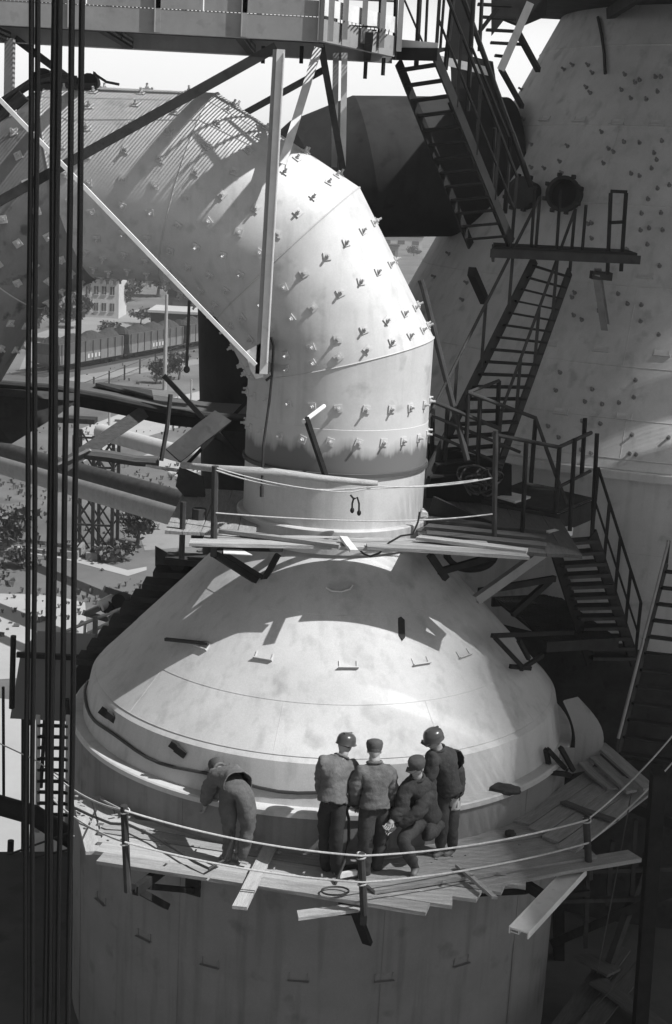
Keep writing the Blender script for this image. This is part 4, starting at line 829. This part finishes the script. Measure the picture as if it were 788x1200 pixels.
# dark stair of slabs behind the left flank of the dome
ss = thing('rear_stair', 'dark stepped stair behind the left flank of the dome', 'stairs', at(150, 760, 21.5))
for k in range(9):
    f = k/8; c = at(229-103*f, 656+116*f, 22.2); b = MB(); b.box(c, .95, .5, .09); obj('tread', b, M['rust'], ss)
    b = MB(); b.box(c+V((.16, .25, -.18)), .8, .05, .28); obj('riser', b, M['steel'], ss)
b = MB(); b.prism([at(182, 640, 22.4), at(205, 653, 22.4), at(206, 664, 22.4), at(182, 664, 22.4)], (0, .03, 0)); obj('plate', b, M['rust'], ss)
b = MB(); b.tube([at(208, 662, 22.1), at(208, 662, 22.5)], .12, 12); obj('roller', b, M['rust'], ss, 40)
b = MB(); b.prism([at(85, 790, 22.6), at(118, 742, 22.6), at(130, 760, 22.6), at(110, 830, 22.6), at(88, 830, 22.6)], (0, .3, 0)); obj('side_sheet', b, M['steel'], ss)
# conveyor with drum on the ground left of the dome
cv = thing('conveyor', 'small conveyor frame with drum standing on the yard left of the dome', 'conveyor', atz(135, 725, 0))
Yc = 30; cz = at(120, 712, Yc).z
for a, c in (((100, 720), (150, 697)), ((128, 726), (165, 706)), ((98, 718), (130, 727)), ((122, 690), (160, 702))): b = MB(); b.beam(at(*a, Yc), at(*c, Yc+.5), .08, .12); obj('frame', b, M['grey'], cv)
b = MB(); b.tube([at(118, 710, Yc), at(141, 698, Yc+.3)], .13, 12); obj('drum', b, M['pale'], cv, 40)
b = MB(); b.tube([at(139, 705, Yc), at(145, 702, Yc+.3)], .17, 12); b.tube([at(124, 711, Yc), at(131, 708, Yc+.3)], .15, 12); obj('drum_hub', b, M['steel'], cv, 40)
for y in (0, 14): b = MB(); b.tube([at(50, 752+y, Yc), at(100, 730+y, Yc), at(150, 710+y*.6, Yc)], .04, 6); obj('rail', b, M['pale'], cv, 40)
for x in (52, 78, 100): b = MB(); b.tube([at(x, 752-(x-50)*.44, Yc), at(x-1, 772-(x-50)*.44, Yc)], .035, 6); obj('rail_post', b, M['pale'], cv)
b = MB(); b.beam(at(112, 722, Yc), V((at(112, 722, Yc).x, Yc, DZ-8)), .1, .1, (1, 0, 0)); obj('leg', b, M['grey'], cv)
b = MB(); b.beam(at(155, 704, Yc+.4), V((at(155, 704, Yc+.4).x, Yc+.4, 0)), .1, .1, (1, 0, 0)); obj('leg', b, M['grey'], cv)
# left edge yard clutter
hb_ = thing('hopper_bin', 'dark grey hopper bin behind the hoist ropes left of the dome', 'hopper', at(50, 840, 27))
b = MB(); b.prism([at(24, 768, 27), at(96, 772, 27), at(92, 846, 27), at(12, 842, 27)], (0, 1.6, 0)); obj('bin_wall', b, M['yard'], hb_)
b = MB(); b.beam(at(20, 767, 26.95), at(98, 771, 26.95), .1, .1); obj('rim', b, M['steel'], hb_)
b = MB(); b.beam(at(30, 840, 27.4), V((at(30, 840, 27.4).x, 27.4, 0)), .14, .14, (1, 0, 0)); b.beam(at(85, 840, 27.4), V((at(85, 840, 27.4).x, 27.4, 0)), .14, .14, (1, 0, 0)); obj('leg', b, M['steel'], hb_)
lad = thing('scaffold_ladder', 'ladder of dark rungs behind the hoist ropes left of the plank deck', 'ladder', at(62, 960, 26))
for k in range(9): b = MB(); b.beam(at(44, 850+k*13, 26), at(80, 851+k*13, 26), .05, .06); obj('rung', b, M['steel'], lad)
for x in (45, 80): b = MB(); b.beam(at(x, 838, 26), at(x-1, 975, 26), .05, .08, (1, 0, 0)); obj('side_rail', b, M['pale'], lad)
for pts, r, Y, m, lab in ((((-30, 935), (40, 955), (88, 985)), .19, 24.5, 'steel', 'fat dark pipe crossing the left edge beside the plank deck'), (((16, 745), (14, 830)), .055, 26, 'steel', 'dark upright pipe at the left edge beside the hopper bin'), (((13, 985), (12, 1010), (5, 1060)), .06, 24.4, 'rust', 'dark bent stub pipe in the lower left corner')):
    b = MB(); b.tube([at(x, y, Y) for x, y in pts], r, 10); solo('pipe', b, M[m], lab, 'pipe', 40)
b = MB(); b.tube([at(-20, 862, 25), at(40, 890, 24), at(90, 922, 21), at(147, 951, 15.35)], .012, 6)
solo('stay_rope', b, M['rope'], 'pale stay rope running from the left edge to the first deck post', 'rope', 40)
for k, (a, c) in enumerate((((-10, 1050), (60, 1180)), ((0, 1005), (84, 975)), ((-10, 1015), (84, 995)))):
    b = MB(); b.tube([at(*a, 23.6), at(*c, 23.4)], .02, 6); solo('thin_rail', b, M['rust'], ('thin dark rod lying on the shaded base deck', 'upper thin guard rail at the left edge of the base deck', 'lower thin guard rail at the left edge of the base deck')[k], 'rail', 40)

# ------------------------------------------------------------------ lower right: dark yard below
for x, y0, y1, Y, wd, lab in ((772, 905, 1230, 17.4, .22, 'dark upright column at the lower right edge'), (655, 1000, 1230, 21.0, .2, 'dark column just right of the lower vessel wall')):
    b = MB(); b.beam(at(x, y0, Y), at(x-24*(x > 700), y1, Y), wd, wd*.8, (1, 0, 0)); solo('column', b, M['steel'], lab, 'column')
rg = thing('scaffold_rail', 'dark scaffold rails below the right end of the plank deck', 'railing', at(720, 1040, 19))
for a, c in (((640, 1022), (790, 1018)), ((640, 1056), (790, 1052)), ((690, 1000), (686, 1110)), ((718, 985), (712, 1060)), ((745, 960), (740, 1060))): b = MB(); b.beam(at(*a, 19), at(*c, 19.2), .06, .07, (0, 1, 0)); obj('rail', b, M['rust'], rg)
for k, (a, c, wd) in enumerate((((640, 1230), (728, 1110), .3), ((660, 1240), (745, 1135), .3), ((700, 1150), (790, 1215), .28), ((680, 1120), (720, 1140), .3))):
    loose('floor_plank', atz(*a, DZ+1.0+.06*k), atz(*c, DZ+1.0+.06*k), wd, M['wooddark'], ('leftmost dark plank on the floor at the lower right', 'second dark plank on the floor at the lower right', 'crossing dark plank at the bottom right corner', 'short dark plank on top of the floor planks at the lower right')[k])
b = MB(); b.prism([atz(640, 1260, DZ+.95), atz(740, 1095, DZ+.95), atz(850, 1180, DZ+.95), atz(800, 1300, DZ+.95)], (0, 0, -.1)); solo('scaffold_floor', b, M['slab'], 'shadowed scaffold floor at the lower right corner', 'floor')
for k, (a, c) in enumerate((((740, 930), (700, 1140)), ((760, 1110), (660, 1210)))):
    b = MB(); b.tube(sag(at(*a, 17.6), at(*c, 17.8), .1), .009, 5); solo('loose_wire', b, M['slab'], ('thin wire dropping from the deck end at the right', 'thin wire slanting across the lower right corner')[k], 'wire', 40)

# ------------------------------------------------------------------ background: pipes, trestle, train, house, trees, poles
zp = 6.2
for (a, c, r, m, lab) in (((-60, 524), (310, 631.5), .56, 'grey', 'fat grey gas main carried on the lattice trestle'), ((118, 506), (310, 558.7), .42, 'plaster', 'pale gas main running behind the lattice trestle'), ((-60, 509), (310, 612), .34, 'rust', 'dark thin main running above the fat grey gas main')):
    b = MB(); z = zp + (0 if r > .5 else .9 if r > .4 else 1.3); b.tube([atz(*a, z), atz(*c, z)], r, 20); solo('gas_main', b, M[m], lab, 'pipe', 40)
tr = thing('lattice_trestle', 'dark lattice steel trestle holding up the gas mains', 'trestle', atz(112, 650, 0))
tb = tr.location; hw = 1.02
legs = [V((sx*hw, sy*.9, 0))+tb for sx in (-1, 0, 1) for sy in (-1, 1)]
for q in legs: b = MB(); b.beam(q, q+V((0, 0, 6.6)), .17, .17, (1, 0, 0)); obj('leg', b, M['steel'], tr)
for k in range(4):
    z0, z1 = .3+k*1.55, .3+(k+1)*1.55
    for s in (-1, 1):
        for x0, x1 in ((-hw, 0), (0, hw)):
            b = MB(); b.beam(tb+V((x0, s*.9, z0)), tb+V((x1, s*.9, z1)), .08, .08); b.beam(tb+V((x1, s*.9, z0)), tb+V((x0, s*.9+.09, z1)), .08, .08); obj('brace', b, M['steel'], tr)
    b = MB(); b.beam(tb+V((-hw, -.9, z1)), tb+V((hw, -.9, z1)), .1, .1); obj('cross_bar', b, M['steel'], tr)
for sx in (-1, 0, 1): b = MB(); b.box(tb+V((sx*hw, 0, .2)), .6, 2.4, .4); obj('footing', b, M['yard'], tr)
# coal train
ta, tb2 = atz(0, 447, 0), atz(300, 392, 0); td = (tb2-ta).normalized(); tn = V((-td.y, td.x, 0))
b = MB()
for s in (-.75, .75): b.beam(ta-td*40+tn*s+V((0, 0, .35)), tb2+td*40+tn*s+V((0, 0, .35)), .1, .16)
b.beam(ta-td*40+V((0, 0, .12)), tb2+td*40+V((0, 0, .12)), 3.2, .24); struct('railway_track', b, M['rust'])
def wagon(c, L, k):
    t = thing('coal_wagon', ('coal wagon nearest the left leg of the arch', 'middle coal wagon with a pale lettered lower side', 'coal wagon passing behind the tall pole')[k], 'wagon', c, 'coal wagons on the railway')
    F = Matrix((td, tn, V((0, 0, 1)))).transposed(); q = lambda x, y, z: V(c) + F @ V((x, y, z))
    b = MB(); b.prism([q(-L/2, -1.4, 1.9), q(L/2, -1.4, 1.9), q(L/2, -1.4, 3.0), q(-L/2, -1.4, 3.0)], F @ V((0, 2.8, 0))); obj('upper_body', b, M['wagon'], t)
    b = MB(); b.prism([q(-L/2+.2, -1.43, .95), q(L/2-.2, -1.43, .95), q(L/2-.02, -1.43, 1.9), q(-L/2+.02, -1.43, 1.9)], F @ V((0, 2.86, 0))); lower = obj('lower_body', b, M['wagonlight'], t)
    for i in range(9):
        x = -L/2+.4+i*(L-.8)/8; b = MB(); b.beam(q(x, -1.47, 1.0), q(x, -1.47, 3.0), .1, .07, (1, 0, 0)); obj('rib', b, M['wagon'], t)
    for i in range(4):
        x = -.9+i*.7; b = MB(); b.box(q(x, -1.46, 1.45), .32, .03, .42, F); b.box(q(x+.1, -1.47, 1.6), .12, .03, .1, F); obj('marking', b, M['plaster'], lower)
    b = MB(); b.beam(q(-L/2-.4, 0, .8), q(L/2+.4, 0, .8), 2.2, .25); obj('chassis', b, M['steel'], t)
    for x in (-L/2+1.1, -L/2+2.6, L/2-2.6, L/2-1.1):
        b = MB(); b.tube([q(x, -.85, .62), q(x, .85, .62)], .42, 14); obj('wheel_set', b, M['steel'], t, 40)
    b = MB(); N_ = 24; vs = []
    for i in range(N_+1):
        for j in range(7):
            x = -L/2+.1+(L-.2)*i/N_; y = -1.3+2.6*j/6; h = 0 if j in (0, 6) or i in (0, N_) else .75*math.sin(math.pi*j/6)*(.75+.35*math.sin(i*.9+k))+random.uniform(-.05, .05)
            vs.append(q(x, y, 2.95+h))
    b.add(vs, [(i*7+j, i*7+j+1, (i+1)*7+j+1, (i+1)*7+j) for i in range(N_) for j in range(6)]); obj('coal_load', b, M['coal'], t)
Lw = 12.6
wc = [atz(95, 431, 0), atz(163, 418, 0)]; step = (Lw+1.1)
c1 = wc[0]
for k in range(3): wagon(c1 + td*step*(k), Lw, k)
# house
hs_ = thing('house', 'pale two storey house beyond the coal train', 'house', atz(118, 372, 0)); hp_ = hs_.location
b = MB(); b.box(hp_+V((0, 3, 2.7)), 5.2, 7, 5.4); obj('wall', b, M['plaster'], hs_)
b = MB(); b.prism([hp_+V((-2.9, -.9, 5.4)), hp_+V((2.9, -.9, 5.4)), hp_+V((2.6, 3, 6.4)), hp_+V((-2.6, 3, 6.4))], (0, 0, .12)); b.prism([hp_+V((-2.6, 3, 6.4)), hp_+V((2.6, 3, 6.4)), hp_+V((2.9, 6.9, 5.4)), hp_+V((-2.9, 6.9, 5.4))], (0, 0, .12)); obj('roof', b, M['roof'], hs_)
for fx in (-1.7, -.55, .55, 1.7):
    for z in (1.5, 3.8):
        b = MB(); b.box(hp_+V((fx, -.52, z)), .6, .06, 1.15); wn = obj('window', b, M['glass'], hs_); b = MB(); b.box(hp_+V((fx, -.56, z)), .05, .05, 1.15); b.box(hp_+V((fx, -.56, z-.6)), .75, .12, .08); obj('frame', b, M['plaster'], wn)
b = MB(); b.box(hp_+V((1, 2, 6.8)), .6, .6, 1.2); obj('chimney', b, M['plaster'], hs_)
def shed(x, y, w_, d_, h_, m, lab, nm='shed'):
    t = thing(nm, lab, 'building', atz(x, y, 0)); p = t.location
    b = MB(); b.box(p+V((0, d_/2, h_/2)), w_, d_, h_); obj('wall', b, m, t)
    b = MB(); b.box(p+V((0, d_/2, h_+.15)), w_+.6, d_+.6, .3); obj('roof', b, M['roof'] if h_ < 4 else M['rust'], t)
    for i in range(3): b = MB(); b.box(p+V((-w_/2+w_*(i+.5)/3, -.03, h_*.55)), w_*.16, .08, h_*.3); obj('window', b, M['glass'], t)
shed(203, 402, 5.6, 7, 3.6, M['rust'], 'dark low shed behind the right coal wagon'); shed(232, 396, 8, 8, 6.3, M['rust'], 'tall dark shed half hidden by the rear duct')
shed(470, 292, 14, 10, 4, M['plaster'], 'long pale shed far off beyond the ducts'); shed(500, 275, 18, 10, 4, M['yard'], 'grey shed on the far plain beyond the ducts'); shed(445, 305, 10, 9, 4, M['yard'], 'low grey shed seen beside the right shoulder of the elbow'); shed(168, 338, 12, 8, 4, M['plaster'], 'low pale house among the far trees under the arch')
def tree(x, y, h, wd, lab, n=800, z=0, group=None):
    t = thing('tree', lab, 'tree', atz(x, y, z), group); p = t.location
    b = MB(); b.tube([p, p+V((.03*h, 0, h*.3)), p+V((0, 0, h*.7))], [.05*h, .035*h, .012*h], 7)
    for k in range(6):
        a = k*1.1; q = p+V((0, 0, h*(.25+.07*k))); b.tube([q, q+V((math.cos(a)*wd*.38, math.sin(a)*wd*.38, h*.25))], [.018*h, .006*h], 5)
    obj('trunk', b, M['bark'], t)
    b = MB(); cl = [V((random.uniform(-.35, .35)*wd, random.uniform(-.35, .35)*wd, h*random.uniform(.4, .85))) for _ in range(9)]
    for k in range(n):
        c = p + cl[k % 9] + V((random.gauss(0, .12)*wd, random.gauss(0, .12)*wd, random.gauss(0, .09)*h)); s = .075*max(h, wd)*random.uniform(.6, 1.2)
        d1 = V((random.uniform(-1, 1), random.uniform(-1, 1), random.uniform(-1, 1))).normalized()*s; d2 = d1.cross(V((random.random(), random.random(), random.random()))).normalized()*s*.6
        b.add([c-d1, c+d2, c+d1, c-d2], [(0, 1, 2, 3)])
    obj('crown', b, M['leaf'], t)
for x, y, h, wd, lab in ((161, 640, 2.5, 1.9, 'small leafy tree right of the lattice trestle'), (10, 640, 2.0, 3.2, 'round dark bush at the left edge by the path'), (134, 655, .9, 2.2, 'low dark bush at the foot of the lattice trestle'), (183, 450, 2.6, 2.4, 'dark bush left of the tall pole below the train'), (210, 445, 2.8, 2.4, 'dark bush beside the rear duct below the train'), (139, 368, 5, 4, 'tree right beside the pale house'), (152, 352, 6, 6, 'broad far tree behind the house'), (185, 348, 6, 7, 'tree at the right of the far trees under the arch'), (92, 385, 5, 4, 'tree left of the pale house behind the ropes'), (60, 400, 6, 5, 'tree behind the hoist ropes and train'), (125, 392, 1.6, 3, 'low hedge bush between house and train'), (165, 380, 2.2, 3, 'bush above the middle coal wagon'), (26, 665, 1.0, 1.6, 'tiny shrub on the grass below the path'), (485, 300, 3, 4, 'bush by the far sheds beyond the ducts')):
    tree(x, y, h, wd, lab)
for x, y0, y1, lab in ((193, 345, 457, 'tall pale pole standing below the coal train'), (128, 470, 512, 'thin pole on the pale road'), (224, 445, 470, 'short thin pole beside the rear duct')):
    p = atz(x, y1, 0); q = at(x+4, y0, p.y); b = MB(); b.tube([p, V((p.x, p.y, q.z))], [.2 if y1 - y0 > 80 else .1, .14 if y1-y0 > 80 else .07], 8); solo('pole', b, M['grey'], lab, 'pole', 40)

rd = random.Random(11)
b = MB()
for k in range(140):
    x, y = rd.uniform(-20, 240), rd.choice((rd.uniform(590, 780), rd.uniform(640, 830), rd.uniform(425, 620)))
    p = atz(x, y, 0); s_ = rd.uniform(.05, .2)*(.5+p.y/110); q = Quaternion((rd.random(), rd.random(), rd.random()), rd.uniform(0, 3)).to_matrix()
    b.box(p+V((0, 0, s_*.3)), s_*rd.uniform(.6, 2), s_, s_*.7, q)
struct('rubble', b, M['slab'], kind='stuff')
b = MB()
for k in range(2200):
    x, y = rd.uniform(-30, 300), rd.uniform(420, 800); p = atz(x, y, 0); h = rd.uniform(.08, .3)
    if noise.noise(p*.13) < .05: continue
    for j in range(3):
        a = rd.uniform(0, 6.3); d1 = V((math.cos(a), math.sin(a), 0))*h*.5; b.add([p-d1*.4, p+d1*.4, p+d1+V((0, 0, h)), p-d1*.2+V((rd.uniform(-.1, .1), 0, h*.9))], [(0, 1, 2, 3)])
struct('weeds', b, M['grass'], kind='stuff')
b = MB()
for k in range(60):
    a = R_(rd.uniform(-150, -40)); r = rd.uniform(3.75, 4.75); p = V((AX[0]+r*math.cos(a), AX[1]+r*math.sin(a), LZ+.075)); q = Matrix.Rotation(rd.uniform(0, 3), 3, 'Z')
    b.box(p, rd.uniform(.02, .10), rd.uniform(.015, .05), .01, q)
struct('deck_debris', b, M['woodmid'], kind='stuff')
for k in range(4):
    x = 4+25*k; y = rd.uniform(770, 900); Y = rd.uniform(26, 34); x2 = x+rd.uniform(-8, 8)
    a, c = at(x, y, Y), at(x2, y+rd.uniform(60, 140), Y+rd.uniform(-1, 1)); b = MB(); b.tube([a, c], rd.uniform(.025, .05), 6)
    solo('scaffold_pole', b, M['rust'], ('leftmost', 'second from left', 'third from left', 'rightmost')[k] + ' thin rusty scaffold pole in the yard clutter behind the hoist ropes', 'pole', 40, 'scaffold poles in the yard clutter')
b = MB()
for k in range(6): b.beam(atz(96+22*k, 470-9*k, 0), atz(96+22*k, 470-9*k, 0)+V((0, 0, 1.6)), .14, .14, (1, 0, 0))
ff = thing('yard_fence', 'low dark wire fence along the pale road below the train', 'fence', atz(150, 448, 0))
for k in range(8):
    p = atz(92+18*k, 468-7.5*k, 0); b = MB(); b.beam(p, p+V((0, 0, 1.5)), .14, .14, (1, 0, 0)); obj('fence_post', b, M['rust'], ff)
for z in (.6, 1.3): b = MB(); b.tube([atz(92+18*k, 468-7.5*k, 0)+V((0, 0, z)) for k in range(8)], .03, 5); obj('fence_wire', b, M['rust'], ff)
for k, (x0, y0, x1, y1, Y0, Y1, wd) in enumerate(((640, 905, 800, 968, 21, 19, .12), (648, 1105, 800, 1040, 20, 18.5, .10), (690, 1200, 760, 1000, 18.6, 19.4, .10), (705, 890, 800, 905, 20.5, 20, .14))):
    b = MB(); b.beam(at(x0, y0, Y0), at(x1, y1, Y1), wd, wd*1.3); solo('steel_beam', b, M['rust'], ('shaded steel beam sloping down below the board pile at the right', 'shaded steel beam rising to the right under the scaffold rails', 'thin steep beam beside the right edge column', 'shaded short beam under the foot of the right edge stairs')[k], 'beam')
b = MB(); b.tube(sag(at(-20, 1090, 23), at(120, 1150, 21), .3), .02, 5); solo('ground_cable', b, M['rubber'], 'slack dark cable lying at the lower left foot of the vessel', 'cable', 40)
# ------------------------------------------------------------------ summer haze over the plant
hm_ = bpy.data.materials.new('haze_air'); hm_.use_nodes = True; hn = hm_.node_tree.nodes; hn.remove(hn['Principled BSDF'])
pv = hn.new('ShaderNodeVolumePrincipled'); pv.inputs['Color'].default_value = (.9, .9, .9, 1); pv.inputs['Density'].default_value = .0006; pv.inputs['Anisotropy'].default_value = .2
hm_.node_tree.links.new(pv.outputs[0], hn['Material Output'].inputs['Volume'])
b = MB(); b.box((0, 1425, 20), 3060, 3210, 42); hz = obj('haze', b, hm_, kind='stuff')
